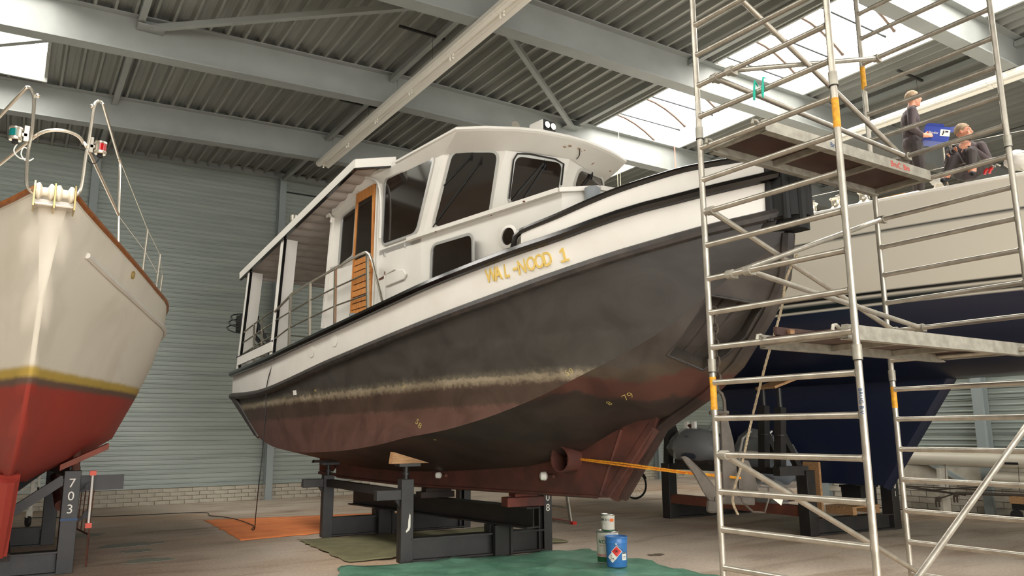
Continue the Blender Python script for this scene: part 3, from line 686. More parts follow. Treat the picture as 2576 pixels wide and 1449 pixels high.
Wl = [Vector((-4.46, .08, 3.72))]+[onPlan(u, v, lambda q: bR(q)-.04) for u, v in W_px]
Cl = [Vector((-4.37, .03, 3.40)), Vector((-4.2, .12, 3.27))]+[onPlan(u, v, lambda q: bR(q-.3)*.82) for u, v in C_px]
Bl = [Vector((-4.44, .12, 4.235)), Vector((-4.3, .24, 4.215))]+[onPlan(u, v, bR) for u, v in B_px]
Gl = [Vector(p) for p in ((-4.36, .028, 3.32), (-4.31, .03, 3.05), (-4.11, .035, 2.7), (-3.75, .04, 2.27), (-3.37, .05, 1.99), (-2.89, .06, 1.74), (-2.5, .09, 1.70), (-2.0, .10, 1.52), (-1.65, .11, 1.36), (-.9, .11, 1.2), (0, .11, 1.12), (1.5, .11, 1.04), (3, .1, 1.03), (4.2, .08, 1.12), (4.75, .05, 1.40))]
N = 46
Rs = resample(smooth_pts(Rl, 3), N); Ws = resample(smooth_pts(Wl, 3), N); Cs = resample(smooth_pts(Cl, 3), N); Gs = resample(smooth_pts(Gl, 3), N)
def mid(A, B2, t, bulge=0.): return [a.lerp(b2, t)+Vector((0, bulge*min(1, a.y*1.2), 0)) for a, b2 in zip(A, B2)]
def half(rows, sgn): return [[bw(p.x, p.y*sgn, p.z) for p in r] for r in rows]
WL_Z = 2.13
band_mat('tug_hull', [(1.0, rgb(102, 74, 67)), (1.62, rgb(96, 70, 62)), (1.86, rgb(72, 57, 48)), (2.075, rgb(116, 104, 86)), (2.11, rgb(142, 131, 111)), (2.16, rgb(86, 81, 70)), (2.21, rgb(62, 59, 55)), (2.55, rgb(56, 53, 50)), (3.5, rgb(44, 42, 40))], rough=.5, wob=.2, nscale=14., swirl=2.6, det=12, nrough=.72, blotch=(.6, .58, .56, 1), bl_scale=1.4, bl_fac=(.38, .7), tilt=(.006, .016, 0))
band_mat('tug_bottom', [(.6, rgb(66, 46, 41)), (1.5, rgb(56, 44, 40)), (1.95, rgb(86, 52, 44)), (2.16, rgb(80, 70, 58)), (2.28, rgb(74, 68, 62)), (3.3, rgb(60, 56, 53))], rough=.62, wob=.35, nscale=2.2, blotch=(.55, .5, .5, 1), bl_scale=2.4, bl_fac=(.38, .66), spec=.4)
mat('keel_red', rgb(98, 56, 47), .6, 0., rgb(72, 44, 38), 3.5, bump=.1)
mat('glass_dark', rgb(34, 27, 22), .06, 0., None, spec=.6)
mat('window_trim', rgb(190, 190, 186), .3, .5)
mat('rail_black', rgb(16, 14, 13), .16, 0., rgb(24, 21, 20), 8.)
mat('rail_worn', rgb(42, 39, 37), .5, 0., rgb(62, 56, 52), 7.)
mat('gold', rgb(232, 200, 112), .35, .35)
mat('grey_steel', rgb(122, 128, 132), .45)
mat('canopy_under', rgb(176, 166, 158), .6, 0., rgb(158, 148, 140), 4.)
mat('deck_grey', rgb(110, 108, 104), .7)
tug = thing('tug_boat', 'white and dark grey steel tug boat lettered WAL-NOOD 1 standing on a cradle', 'boat', (5.55, 9.0, 0))
# bulwark band, hull sides, bottom
bnd = MB()
for s in (1, -1): bnd.grid(half([Rs, Ws], s))
bnd.grid([[bw(Rs[-1].x, Rs[-1].y, Rs[-1].z), bw(Rs[-1].x+.12, 0, Rs[-1].z), bw(Rs[-1].x, -Rs[-1].y, Rs[-1].z)], [bw(Ws[-1].x, Ws[-1].y, Ws[-1].z), bw(Ws[-1].x+.12, 0, Ws[-1].z), bw(Ws[-1].x, -Ws[-1].y, Ws[-1].z)]])
bnd.build('bulwark_band', 'white_paint', tug, smooth=True, split=50)
side = MB()
for s in (1, -1): side.grid(half([Ws, mid(Ws, Cs, .33, .025), mid(Ws, Cs, .66, .025), Cs], s))
tr = lambda p: [bw(p.x, p.y, p.z), bw(p.x+.1, 0, p.z), bw(p.x, -p.y, p.z)]
side.grid([tr(Ws[-1]), tr(mid(Ws, Cs, .5)[-1]), tr(Cs[-1])])
hull = side.build('hull_side', 'tug_hull', tug, smooth=True, split=28)
# bottom plating with the anchor pocket cut into the starboard bow
def bottom_mesh(sgn):
    m = MB(); m.grid(half([Cs, mid(Cs, Gs, .33, .02), mid(Cs, Gs, .66, .02), Gs], sgn)); return m
bs = bottom_mesh(1)
bvh_b = BVHTree.FromPolygons([tuple(v) for v in bs.v], bs.f)
def hitb(bv, u, v):
    h = bv.ray_cast(CAM, ray(u, v).normalized()); return (h[0], h[1]) if h[0] is not None else (None, None)
poc_px = [(1784, 742), (1680, 892), (1768, 930), (1828, 892), (1876, 846), (1906, 792), (1922, 766)]
pts = []; nrm = Vector()
for u, v in poc_px:
    p, n = hitb(bvh_b, u, v)
    if p is not None:
        pts.append(p); nrm += n if n.dot(ray(u, v)) < 0 else -n
nrm.normalize()
bm = bmesh.new(); vs = [bm.verts.new(v) for v in bs.v]
for f in bs.f: bm.faces.new([vs[i] for i in f])
cen = sum(pts, Vector())/len(pts); e1 = nrm.orthogonal().normalized(); e2 = nrm.cross(e1)
def inside(p):
    x, y = (p-cen).dot(e1), (p-cen).dot(e2); c = False; P = [((q-cen).dot(e1), (q-cen).dot(e2)) for q in pts]; j = len(P)-1
    for i in range(len(P)):
        if ((P[i][1] > y) != (P[j][1] > y)) and (x < (P[j][0]-P[i][0])*(y-P[i][1])/(P[j][1]-P[i][1])+P[i][0]): c = not c
        j = i
    return c
for i in range(len(pts)):
    a, b2 = pts[i], pts[(i+1) % len(pts)]
    pn = (b2-a).cross(nrm).normalized()
    fs = [f for f in bm.faces if (f.calc_center_median()-cen).length < 1.3]
    geom = fs+list({e for f in fs for e in f.edges})+list({v for f in fs for v in f.verts})
    bmesh.ops.bisect_plane(bm, geom=geom, plane_co=a, plane_no=pn, dist=1e-5)
dele = [f for f in bm.faces if (f.calc_center_median()-cen).length < 1.3 and inside(f.calc_center_median())]
bmesh.ops.delete(bm, geom=dele, context='FACES')
bm.verts.index_update(); bs2 = MB(); bs2.v = [v.co.copy() for v in bm.verts]; bs2.f = [tuple(v.index for v in f.verts) for f in bm.faces]; bm.free()
pm = bottom_mesh(-1); bs2.add(pm.v, pm.f)
bs2.build('hull_bottom', 'tug_bottom', tug, smooth=True, split=28)
pk = MB(); deep = [p+(cen-p)*.12-nrm*.20 for p in pts]; n = len(pts)
pk.add(pts+deep, [(i, (i+1) % n, n+(i+1) % n, n+i) for i in range(n)]+[tuple(range(n, 2*n))])
pk.build('anchor_pocket', 'tug_bottom', tug)
rim = MB().tube([p+nrm*.008 for p in pts], .016, 6, closed=True).build('pocket_rim', 'rail_worn', tug)
for t in (.35, .7):
    a = deep[1].lerp(deep[2], t)+nrm*.012; b2 = deep[0].lerp(deep[-1], t)+nrm*.012; MB().tube([a, b2], .013, 6).build('pocket_rib', 'tug_bottom', tug)
# keel fin, stem bar, rudder, propeller
fin = [(-2.80, 1.76), (-2.74, 1.6), (-2.19, .875), (-1.9, .862), (1.9, .815), (4.25, .86), (4.25, 1.14), (3, 1.06), (1.5, 1.07), (0, 1.15), (-.9, 1.23), (-1.65, 1.40), (-2.0, 1.55), (-2.5, 1.74)]
MB().prism([bw(q, .1, z) for q, z in fin], -TS*.2).build('keel_fin', 'keel_red', tug)
stem = [(-4.40, 3.46), (-4.36, 3.2), (-4.33, 3.05), (-4.13, 2.7), (-3.77, 2.26), (-3.39, 1.97), (-2.92, 1.72), (-2.79, 1.64), (-2.19, .88)]
MB().tube([bw(q, 0, z) for q, z in stem], .07, 8).build('stem_bar', 'tug_bottom', tug, smooth=True)
MB().tube([bw(-2.72, 0, 1.66), bw(-2.05, 0, .9)], .115, 10).build('fin_nose', 'keel_red', tug, smooth=True)
MB().tube([bw(-1.95, .105, .88), bw(-2.3, .105, 1.62)], .02, 6).build('weld_seam', 'keel_red', tug)
for s in (1, -1): MB().tube([bw(-1.9, .1*s, .87), bw(1.9, .1*s, .825), bw(4.2, .1*s, .865)], .022, 6).build('keel_edge', 'keel_red', tug)
tc0 = bw(-1.53, 0, 1.285)
MB().ring([tc0+TS*.33+(TH*math.cos(t*.5236/2)+UP*math.sin(t*.5236/2))*.15 for t in range(24)], [tc0+TS*.33+(TH*math.cos(t*.5236/2)+UP*math.sin(t*.5236/2))*.135 for t in range(24)], -TS*.66).build('thruster_tunnel', 'keel_red', tug, smooth=True)
MB().lathe([(.134, -.02), (.134, .02)], tc0, axis=TS, n=24).build('thruster_plate', 'black_matt', tug)
for q, z, r in ((-1.08, 1.07, .055), (1.12, 1.0, .045)):
    MB().lathe([(r*.5, -.02), (r, .0), (r*.9, .06), (r*.4, .075)], bw(q, .13, z), axis=TS*.7+TH*-.6, n=12).build('anode', 'white_plastic', tug, smooth=True)
    MB().tube([bw(q, .1, z), bw(q-.14, .13, z)], .025, 6).build('anode_lug', 'rust', tug)
MB().prism([bw(q, .03, z) for q, z in ((4.62, 1.42), (5.02, 1.5), (5.0, .93), (4.62, .93))], -TS*.06).build('rudder', 'rust', tug)
MB().bar(bw(4.2, 0, .88), bw(5.02, 0, .9), .09, .05).build('rudder_shoe', 'keel_red', tug)
pc = bw(4.42, 0, 1.16)
MB().tube([bw(4.2, 0, 1.15), bw(4.5, 0, 1.17)], .05, 10).build('propeller_hub', 'rust', tug, smooth=True)
for k in range(4):
    a = k*math.pi/2+.6; d = TS*math.cos(a)+UP*math.sin(a); w = TS*-math.sin(a)+UP*math.cos(a); al = -TH
    MB().prism([pc+d*.05+w*.03, pc+d*.14+w*.1+al*.04, pc+d*.23+w*.07+al*.04, pc+d*.26, pc+d*.22-w*.06-al*.03, pc+d*.1-w*.07-al*.03], al*.02).build('propeller_blade', 'rust', tug)
# rubbing rails
def rail(L, r, m, nm, sgns=(1, -1), out=.0, k=8):
    for s in sgns: MB().tube([bw(p.x, (p.y+out)*s, p.z) for p in L], r, k).build(nm, m, tug, smooth=True)
rail(resample(smooth_pts(Rl, 3), 40), .055, 'rail_black', 'rubbing_rail', out=.02)
rail([p-Vector((0, 0, .058)) for p in resample(smooth_pts(Wl, 3), 40)], .058, 'rail_worn', 'lower_rail', out=.0)
MB().tube([bw(Rs[-1].x, Rs[-1].y*t, Rs[-1].z) if abs(t) == 1 else bw(Rs[-1].x+.12*(1-abs(t)), Rs[-1].y*t, Rs[-1].z) for t in (1, .5, 0, -.5, -1)], .042, 8).build('stern_rail', 'rail_black', tug, smooth=True)
MB().tube([bw(Ws[-1].x, Ws[-1].y*t, Ws[-1].z-.05) if abs(t) == 1 else bw(Ws[-1].x+.12*(1-abs(t)), Ws[-1].y*t, Ws[-1].z-.05) for t in (1, .5, 0, -.5, -1)], .045, 8).build('stern_rail', 'rail_worn', tug, smooth=True)
for k in range(3):
    p0 = Ws[-1].lerp(Ws[-2], .2+k*.5); p1 = Cs[-1].lerp(Cs[-2], .2+k*.4)
    MB().tube([bw(p0.x, p0.y+.02, p0.z-.08), bw(p1.x, p1.y+.01, p1.z)], .025, 6).build('stern_fender', 'rail_worn', tug)
# raised bow bulwark
Rn = smooth_pts(Rl, 3); Bs = resample(smooth_pts(Bl, 3), 24)
def r_at(q):
    for i in range(len(Rn)-1):
        if (Rn[i].x-q)*(Rn[i+1].x-q) <= 0: return Rn[i].lerp(Rn[i+1], (q-Rn[i].x)/(Rn[i+1].x-Rn[i].x))
    return Rn[0] if q < Rn[0].x else Rn[-1]
rows = [Bs, [r_at(p.x) for p in Bs]]
fb = MB()
for s in (1, -1): fb.grid(half(rows, s))
fbo = fb.build('bow_bulwark', 'white_paint', tug); so = fbo.modifiers.new('thick', 'SOLIDIFY'); so.thickness = .03
end = Bs[-1]; re = r_at(end.x)
cap = Bs+[Vector((end.x+.07, bR(end.x+.07), end.z-.05)), Vector((end.x+.10, bR(end.x+.1), re.z+.03))]
rail(cap, .033, 'rail_black', 'cap_rail')
# bow fender
FQ = -4.42
MB().prism([bw(-4.27, .20, 3.60), bw(-4.5, .17, 3.60), bw(-4.62, .08, 3.60), bw(-4.64, 0, 3.60), bw(-4.62, -.08, 3.60), bw(-4.5, -.17, 3.60), bw(-4.27, -.2, 3.60)], (0, 0, .72)).build('bow_fender', 'rubber', tug)
for (q, b) in ((-4.34, .19), (-4.5, .165), (-4.60, .07), (-4.60, -.07), (-4.5, -.165)): MB().tube([bw(q, b, 3.56), bw(q, b, 4.30)], .038, 8).build('fender_bar', 'rubber', tug, smooth=True)
MB().prism([bw(-4.3, .12, 3.48), bw(-4.58, .1, 3.48), bw(-4.6, 0, 3.48), bw(-4.58, -.1, 3.48), bw(-4.3, -.12, 3.48)], (0, 0, .12)).build('fender_foot', 'rubber', tug)
MB().prism([bw(-4.2, .17, 3.48), bw(-4.36, .14, 3.48), bw(-4.36, .14, 4.2), bw(-4.2, .17, 4.2)], TS*.04).build('stem_plate', 'rail_worn', tug)
# deck
MB().grid([[bw(p.x, max(0, p.y-.09)*t, p.z-.16) for t in (1, .5, 0, -.5, -1)] for p in Rs[3:]]).build('deck', 'deck_grey', tug)
# ------------------------------------------------------------------ deckhouse
HB = 1.34; RK = .446
SC = lambda z: (-.55+(5.0-z)*RK, HB); V1 = lambda z: (-1.17+(5.0-z)*RK, .83); V0 = lambda z: (-1.46+(5.0-z)*RK, 0.)
zT, zB = 5.06, 4.05
def H3(f, z, s=1): q, b = f(z); return bw(q, b*s, z)
# trunk (lower cabin)
tk = [(2.45, HB), (-.1, HB), (-2.45, 1.12), (-2.75, .85), (-2.9, 0)]
tkp = tk+[(q, -b) for q, b in reversed(tk[:-1])]
def tk_z(q): return 4.07+.03*max(0, -q)
MB().add([bw(q, b, 2.75+.12*max(0, -q)) for q, b in tkp]+[bw(q, b, tk_z(q)) for q, b in tkp], [(i, (i+1) % len(tkp), len(tkp)+(i+1) % len(tkp), len(tkp)+i) for i in range(len(tkp))]+[tuple(range(len(tkp), 2*len(tkp)))]).build('trunk_cabin', 'white_paint', tug)
ledge = [bw(.14, HB+.035, 4.07)]+[bw(q, b+.035 if b > 1 else b, tk_z(q)+.0) for q, b in tk[1:]]
ledge[-1] = bw(-2.95, 0, tk_z(-2.9))
for i in range(len(ledge)-1): MB().bar(ledge[i], ledge[i+1], .07, .05).build('drip_ledge', 'white_paint', tug)
# wheelhouse walls
wh = MB()
for s in (1, -1):
    wh.add([bw(2.45, HB*s, 4.0), H3(SC, 4.0, s), H3(SC, zT, s), bw(2.35, HB*s, zT)], [(0, 1, 2, 3)])
    wh.add([H3(SC, 4.0, s), H3(V1, 4.0, s), H3(V1, zT, s), H3(SC, zT, s)], [(0, 1, 2, 3)])
    wh.add([H3(V1, 4.0, s), H3(V0, 4.0, s), H3(V0, zT, s), H3(V1, zT, s)], [(0, 1, 2, 3)])
wh.add([bw(2.45, HB, 4.0), bw(2.35, HB, zT), bw(2.35, -HB, zT), bw(2.45, -HB, 4.0)], [(0, 1, 2, 3)])
wh.build('wheelhouse', 'white_paint', tug)
# roof with visor
br_st = [(2.5, 1.40), (.4, 1.42), (-1.06, 1.49), (-1.3, 1.25), (-1.52, .94), (-1.65, .67), (-1.73, .3), (-1.76, 0)]
brp = br_st+[(-1.74, -.25), (-1.70, -.55), (-1.60, -.93), (-1.3, -1.1), (-.96, -1.27), (.4, -1.36), (2.5, -1.36)]
ho = [(2.4, HB), (.4, HB), SC(zT), V1(zT), V1(zT), V0(zT), V0(zT), V0(zT)]; 
ho = [(2.4, HB), (.4, HB), SC(zT), (lerp(SC(zT)[0], V1(zT)[0], .6), lerp(HB, .83, .6)), V1(zT), (lerp(V1(zT)[0], V0(zT)[0], .4), lerp(.83, 0, .4)), (lerp(V1(zT)[0], V0(zT)[0], .75), lerp(.83, 0, .75)), V0(zT)]
hop = ho+[(q, -b) for q, b in reversed(ho[:-1])]
nb = len(brp)
def crown(q, b): return 5.21+.12*(1-(b/1.5)**2)
rf = MB()
rf.add([bw(q, b, zT-.02) for q, b in hop]+[bw(q, b, 5.16) for q, b in brp]+[bw(q, b, 5.215) for q, b in brp]+[bw(q*.9+.05, b*.82, crown(q, b*.82)) for q, b in brp]+[bw(q*.6+.2, b*.45, crown(q, b*.45)) for q, b in brp],
       [tuple(k*nb+x for x in (0,))+() for k in ()]+[(k*nb+i, k*nb+(i+1) % nb, (k+1)*nb+(i+1) % nb, (k+1)*nb+i) for k in range(4) for i in range(nb)]+[tuple(4*nb+i for i in range(nb))])
rf.build('wheelhouse_roof', 'white_paint', tug, smooth=True, split=22)
MB().tube([bw(q, b, 5.19) for q, b in brp[1:-1]], .028, 6).build('roof_rim', 'white_paint', tug, smooth=True)
# windows: pane, alloy frame
def facet_n(a, b2, c): n = (b2-a).cross(c-a).normalized(); return n if n.dot(CAM-a) > 0 else -n
def window(px, p0, n, r=.07, fr=.035, nm='window', m='glass_dark', frm='window_trim'):
    poly = [onP(u, v, p0, n) for u, v in px]; out = rounded(poly, r); 
    a = inset(out, .0); b2 = inset(out, -fr)
    cA = sum(poly, Vector())/len(poly)
    if (b2[0]-cA).length < (a[0]-cA).length: b2 = inset(out, fr)
    w = MB().ring([p+n*.002 for p in b2], [p+n*.002 for p in a], n*.018).build(nm, frm, tug, smooth=False)
    MB().prism([p+n*.003 for p in a], n*.006).build('pane', m, w)
    return w, poly
nS = TS.copy(); pS = bw(0, HB, 4.5)
nB = facet_n(H3(SC, 5), H3(V1, 5), H3(SC, 4.2)); pB = H3(SC, 5)
nC = facet_n(H3(V1, 5), H3(V0, 5), H3(V1, 4.2)); pC = H3(V1, 5)
nD = facet_n(H3(V0, 5, -1), H3(V1, 5, -1), H3(V0, 4.2, -1)); pD = H3(V0, 5)
w1, _ = window([(972, 452), (1093, 395), (1048, 585), (964, 615)], pS, nS, r=.10)
w2, p2 = window([(1140, 384), (1252, 384), (1228, 545), (1092, 572)], pB, nB, r=.10)
w3, p3 = window([(1297, 392), (1413, 410), (1400, 500), (1280, 510)], pC, nC, r=.10)
w4, p4 = window([(1456, 427), (1513, 450), (1515, 480), (1442, 472)], pD, nD, r=.09)
w5, _ = window([(1091, 620), (1189, 591), (1190, 676), (1087, 712)], pS, nS, r=.09)
w6, _ = window([(864, 548), (897, 522), (889, 642), (855, 668)], pS, nS, r=.05)
MB().tube([onP(u, v, pC, nC)+nC*.03 for u, v in ((1279, 500), (1290, 402), (1300, 386), (1330, 387), (1395, 400), (1416, 412), (1410, 465))], .011, 6).build('rubber_gasket', 'black_matt', w3)
mat('glass_reflection_blind', rgb(214, 205, 186), .5)
def wiper(px0, px1, p0, n, par):
    a, b2 = onP(*px0, p0, n)+n*.03, onP(*px1, p0, n)+n*.03
    MB().tube([a, b2], .007, 5).build('wiper_arm', 'black_matt', par); MB().tube([a+(b2-a)*.0+UP*.02, a.lerp(b2, 1.)+UP*.02], .005, 5).build('wiper_arm', 'black_matt', par)
    c = onP(*px0, p0, n)+n*.02; MB().obox(c, n*.02, TS.cross(n).normalized()*.03, UP*.03).build('wiper_motor', 'black_matt', par)
    d = (b2-a).normalized(); k = n.cross(d); MB().tube([b2-k*.0+d*-.12, b2+k*.0+d*.12], .008, 5).build('wiper_blade', 'black_matt', par)
wiper((1188, 394), (1134, 450), pB, nB, w2); wiper((1212, 405), (1104, 552), pB, nB, w2); wiper((1372, 415), (1318, 497), pC, nC, w3); wiper((1366, 412), (1300, 488), pC, nC, w3); wiper((1484, 440), (1462, 470), pD, nD, w4)
# door with slatted lower half, set into the side
dn = nS; pdr = bw(0, HB+.012, 4)
dpx = [(901, 489), (946, 463), (936, 786), (884, 800)]
dq = [onP(u, v, pdr, dn) for u, v in dpx]
dr = MB().ring(dq, [dq[0].lerp(dq[2], .08), dq[1].lerp(dq[3], .08), dq[2].lerp(dq[0], .05), dq[3].lerp(dq[1], .05)], dn*.03).build('door', 'wood_teak', tug)
gl = [onP(u, v, pdr, dn) for u, v in ((905, 494), (942, 473), (937, 635), (892, 655))]
MB().prism([p+dn*.008 for p in gl], dn*.006).build('pane', 'glass_dark', dr)
lo = [onP(u, v, pdr, dn) for u, v in ((892, 657), (937, 637), (934, 784), (886, 798))]
for k in range(9):
    t0, t1 = k/9+.008, (k+1)/9-.010
    MB().prism([lo[0].lerp(lo[3], t0)+dn*.006, lo[1].lerp(lo[2], t0)+dn*.006, lo[1].lerp(lo[2], t1)+dn*.006, lo[0].lerp(lo[3], t1)+dn*.006], dn*.014).build('slat', 'wood_teak', dr)
MB().prism([p+dn*.001 for p in lo], dn*.004).build('door_backing', 'wood_dark', dr)
for b0, u0 in ((.02, 951), (.012, 958)):
    a, c = onP(u0, 462, pdr, dn), onP(u0-12, 778, pdr, dn); MB().bar(a, c, .03, .04, upv=tuple(dn)).build('door_post', 'white_paint', tug)
MB().bar(onP(838, 548, pdr, dn), onP(812, 826, pdr, dn), .06, .04, upv=tuple(dn)).build('corner_post', 'white_paint', tug)
MB().bar(onP(838, 538, pdr, dn), onP(906, 478, pdr, dn), .05, .05, upv=tuple(dn)).build('door_track', 'white_paint', tug)
MB().tube([onP(u, v, pdr, dn)+dn*.02 for u, v in ((826, 545), (832, 540), (838, 550), (836, 560))], .025, 6).build('vent_hook', 'white_paint', tug, smooth=True)
# fittings on the side
for (u, v) in ((969, 640), (1019, 617)): p = onP(u, v, pS, nS); MB().obox(p+nS*.012, nS*.012, TH*.012, UP*.024).build('clip', 'window_trim', tug)
pr = [onP(u, v, pS, nS)+nS*.03 for u, v in ((972, 688), (1000, 678), (1020, 678), (1026, 690), (1020, 703), (973, 722))]
MB().prism(pr, nS*-.03).build('side_locker', 'white_paint', tug, bevel=.012)
MB().tube([onP(971, 760, pS, nS)+nS*.03, onP(972, 693, pS, nS)+nS*.03, onP(1000, 678, pS, nS)+nS*.04], .008, 6).build('conduit', 'white_paint', tug)
MB().prism([onP(u, v, pS, nS) for u, v in ((952, 702), (966, 694), (968, 682), (971, 690), (969, 699), (955, 706))], nS*.004).build('bare_patch', 'rust', tug)
pp = onP(1283, 596, bw(-1.9, 1.22, 3.7), (nS+TH*.12).normalized()); npn = (nS+TH*.12).normalized(); e1 = npn.cross(UP).normalized()
MB().ring([pp+npn*.0+(e1*math.cos(t*.2618)+UP*math.sin(t*.2618))*.135 for t in range(24)], [pp+npn*.01+(e1*math.cos(t*.2618)+UP*math.sin(t*.2618))*.10 for t in range(24)], npn*.03).build('porthole', 'white_paint', tug, smooth=False)
MB().lathe([(.10, .012), (.10, .022)], pp, axis=npn, n=24).build('porthole_glass', 'glass_dark', tug)
for (u, v, s) in ((1318, 507, .016), (1236, 542, .010), (1096, 583, .012)): p = onP(u, v, pS+nS*.035, nS); MB().sphere(p, s, 8, (1, 1, .6)).build('bare_patch', 'rust', tug)
# marks of removed fittings on the visor
bvr = BVHTree.FromPolygons([tuple(v) for v in rf.v], rf.f)
def on_roof(u, v, off=.003):
    h = bvr.ray_cast(CAM, ray(u, v).normalized())
    if h[0] is None: return None
    n = h[1] if h[1].dot(ray(u, v)) < 0 else -h[1]
    return h[0]+n*off, n
mat('old_glue', rgb(168, 140, 108), .8, 0., rgb(120, 86, 58), 30.)
for (u, v, a, c) in ((1420, 369, .022, .012), (1434, 367, .035, .012), (1457, 374, .03, .012), (1470, 377, .022, .010), (1464, 380, .02, .008), (1491, 411, .012, .03), (1535, 430, .02, .012)):
    h = on_roof(u, v)
    if h:
        x = UP.cross(h[1]).normalized(); y = h[1].cross(x); rr = random.Random(u)
        MB().prism([h[0]+x*math.cos(t*.7)*a*(.6+.6*rr.random())+y*math.sin(t*.7)*c*(.6+.6*rr.random()) for t in range(9)], h[1]*.004).build('glue_mark', 'old_glue', tug)
hs = [on_roof(u, v, .012) for u, v in ((1458, 374), (1457, 388), (1450, 398), (1440, 404), (1433, 404))]
if all(hs): MB().tube(smooth_pts([h[0] for h in hs], 3), .006, 6).build('loose_cable', 'black_matt', tug, smooth=True)
# roof fittings: searchlight box, horn, small dish
sl = onZ(1364, 338, 5.29)
MB().obox(sl+UP*.07, TS*.11, TH*.13, UP*.075).build('light_box', 'white_paint', tug, bevel=.02)
MB().obox(sl+UP*.07+TH*.132, TS*.10, TH*.004, UP*.068).build('light_face', 'black_matt', tug)
for s in (-1, 1): MB().lathe([(.01, 0), (.035, .012), (.042, .02)], sl+UP*.07+TH*.133+TS*.05*s, axis=TH, n=14).build('lamp', 'chrome', tug, smooth=True)
hc = onZ(1296, 330, 5.28)+UP*.07; MB().lathe([(.012, -.1), (.02, -.05), (.045, 0), (.06, .012)], hc, axis=TH+TS*.2, n=14).build('horn', 'chrome', tug, smooth=True); MB().lathe([(.045, .004), (.045, .006)], hc, axis=TH+TS*.2, n=14).build('horn_mouth', 'rust', tug)
MB().box(hc.x-.01, hc.x+.01, hc.y-.01, hc.y+.01, 5.22, hc.z).build('horn_stand', 'chrome', tug)
MB().obox(bw(.55, .95, 5.36), TS*.02, TH*.05, UP*.05).build('aerial_mount', 'black_matt', tug)
# ------------------------------------------------------------------ aft canopy on posts
kn, an = (0.91, 1.75, 5.23), (5.6, 1.44, 4.44)
fr_ = (.5, HB+.01, 5.25)
def can(q, t): # t -1..1 across
    u = (q-kn[0])/(an[0]-kn[0]); return bw(q, lerp(kn[1], an[1], u)*t, lerp(kn[2], an[2], u)+.05*(1-t*t))
qs = [lerp(kn[0], an[0], i/10) for i in range(11)]
top = MB().grid([[can(q, t)+UP*.05 for t in (-1, -.5, 0, .5, 1)] for q in qs]).grid([[can(lerp(kn[0], an[0], i/96), t)-UP*.032*abs(math.sin(math.pi*i/6)) for t in (-1, -.5, 0, .5, 1)] for i in range(97)])
top.add([can(kn[0], 1)+UP*.05, can(kn[0], -1)+UP*.05, bw(.5, -HB, 5.3), bw(.5, HB, 5.3)], [(0, 1, 2, 3)]).add([can(kn[0], 1), can(kn[0], -1), bw(.5, -HB, 5.25), bw(.5, HB, 5.25)], [(0, 1, 2, 3)])
top.grid([[can(an[0], t) for t in (-1, 0, 1)], [can(an[0], t)+UP*.05 for t in (-1, 0, 1)]])
top.build('canopy', 'canopy_under', tug)
for s in (1, -1):
    edge = [bw(.5, (HB+.02)*s, 5.24), can(kn[0], s), can(an[0], s)]
    for i in range(2):
        MB().bar(edge[i]+UP*.0, edge[i+1]+UP*.0, .05, .125).build('canopy_edge', 'white_paint', tug)
        MB().bar(edge[i]-UP*.072, edge[i+1]-UP*.072, .045, .02).build('canopy_seal', 'black_gloss', tug)
MB().bar(can(an[0], 1)+UP*.0, can(an[0], -1)+UP*.0, .04, .06).build('canopy_edge', 'canopy_under', tug)
MB().tube(smooth_pts([onP(u, v, bw(0, 1.42, 0), TS) for u, v in ((880, 425), (905, 441), (946, 455), (957, 485), (959, 540), (956, 600))], 3), .018, 8).build('canopy_bracket', 'white_paint', tug, smooth=True)
for s in (1, -1):
    for (qt, bt, zt, qb, bb, zb2, w) in ((5.16, 1.45, 4.43, 5.35, 1.49, 2.70, .09), (3.6, 1.54, 4.72, 3.75, 1.58, 2.80, .12)):
        a, c = bw(qt, bt*s, zt), bw(qb, bb*s, zb2)
        MB().bar(a, c, w, .035, upv=tuple(TS)).build('canopy_post', 'white_paint', tug)
        MB().bar(a-TH*-(w/2+.008), c-TH*-(w/2+.008), .018, .04, upv=tuple(TS)).build('post_seal', 'black_gloss', tug)
        MB().bar(a+TH*(w/2+.012), c+TH*(w/2+.012), .02, .04, upv=tuple(TS)).build('post_seal', 'black_gloss', tug)
        MB().bar(bw(qt-.04, bt*s-.12*s, zt), bw(qb-.04, bb*s-.12*s, zb2), .03, .2, upv=tuple(TS)).build('post_web', 'white_paint', tug)
MB().bar(bw(5.35, 1.5, 2.86), bw(3.7, 1.6, 2.98), .03, .16).build('coaming', 'white_paint', tug)
MB().tube([bw(5.4, 1.5, 2.93), bw(3.7, 1.6, 3.06)], .018, 6).build('coaming_rail', 'rail_worn', tug)
MB().bar(bw(3.55, 1.62, 2.62), bw(3.0, 1.64, 2.68), .035, .05).build('gate_sill', 'black_gloss', tug)
# funnel pipe above the canopy
MB().lathe([(.065, -.3), (.065, .0), (.07, .0), (.07, .1)], onP(738, 556, bw(4.6, .7, 4.8), TH), n=14).build('exhaust_pipe', 'inox', tug, smooth=True)
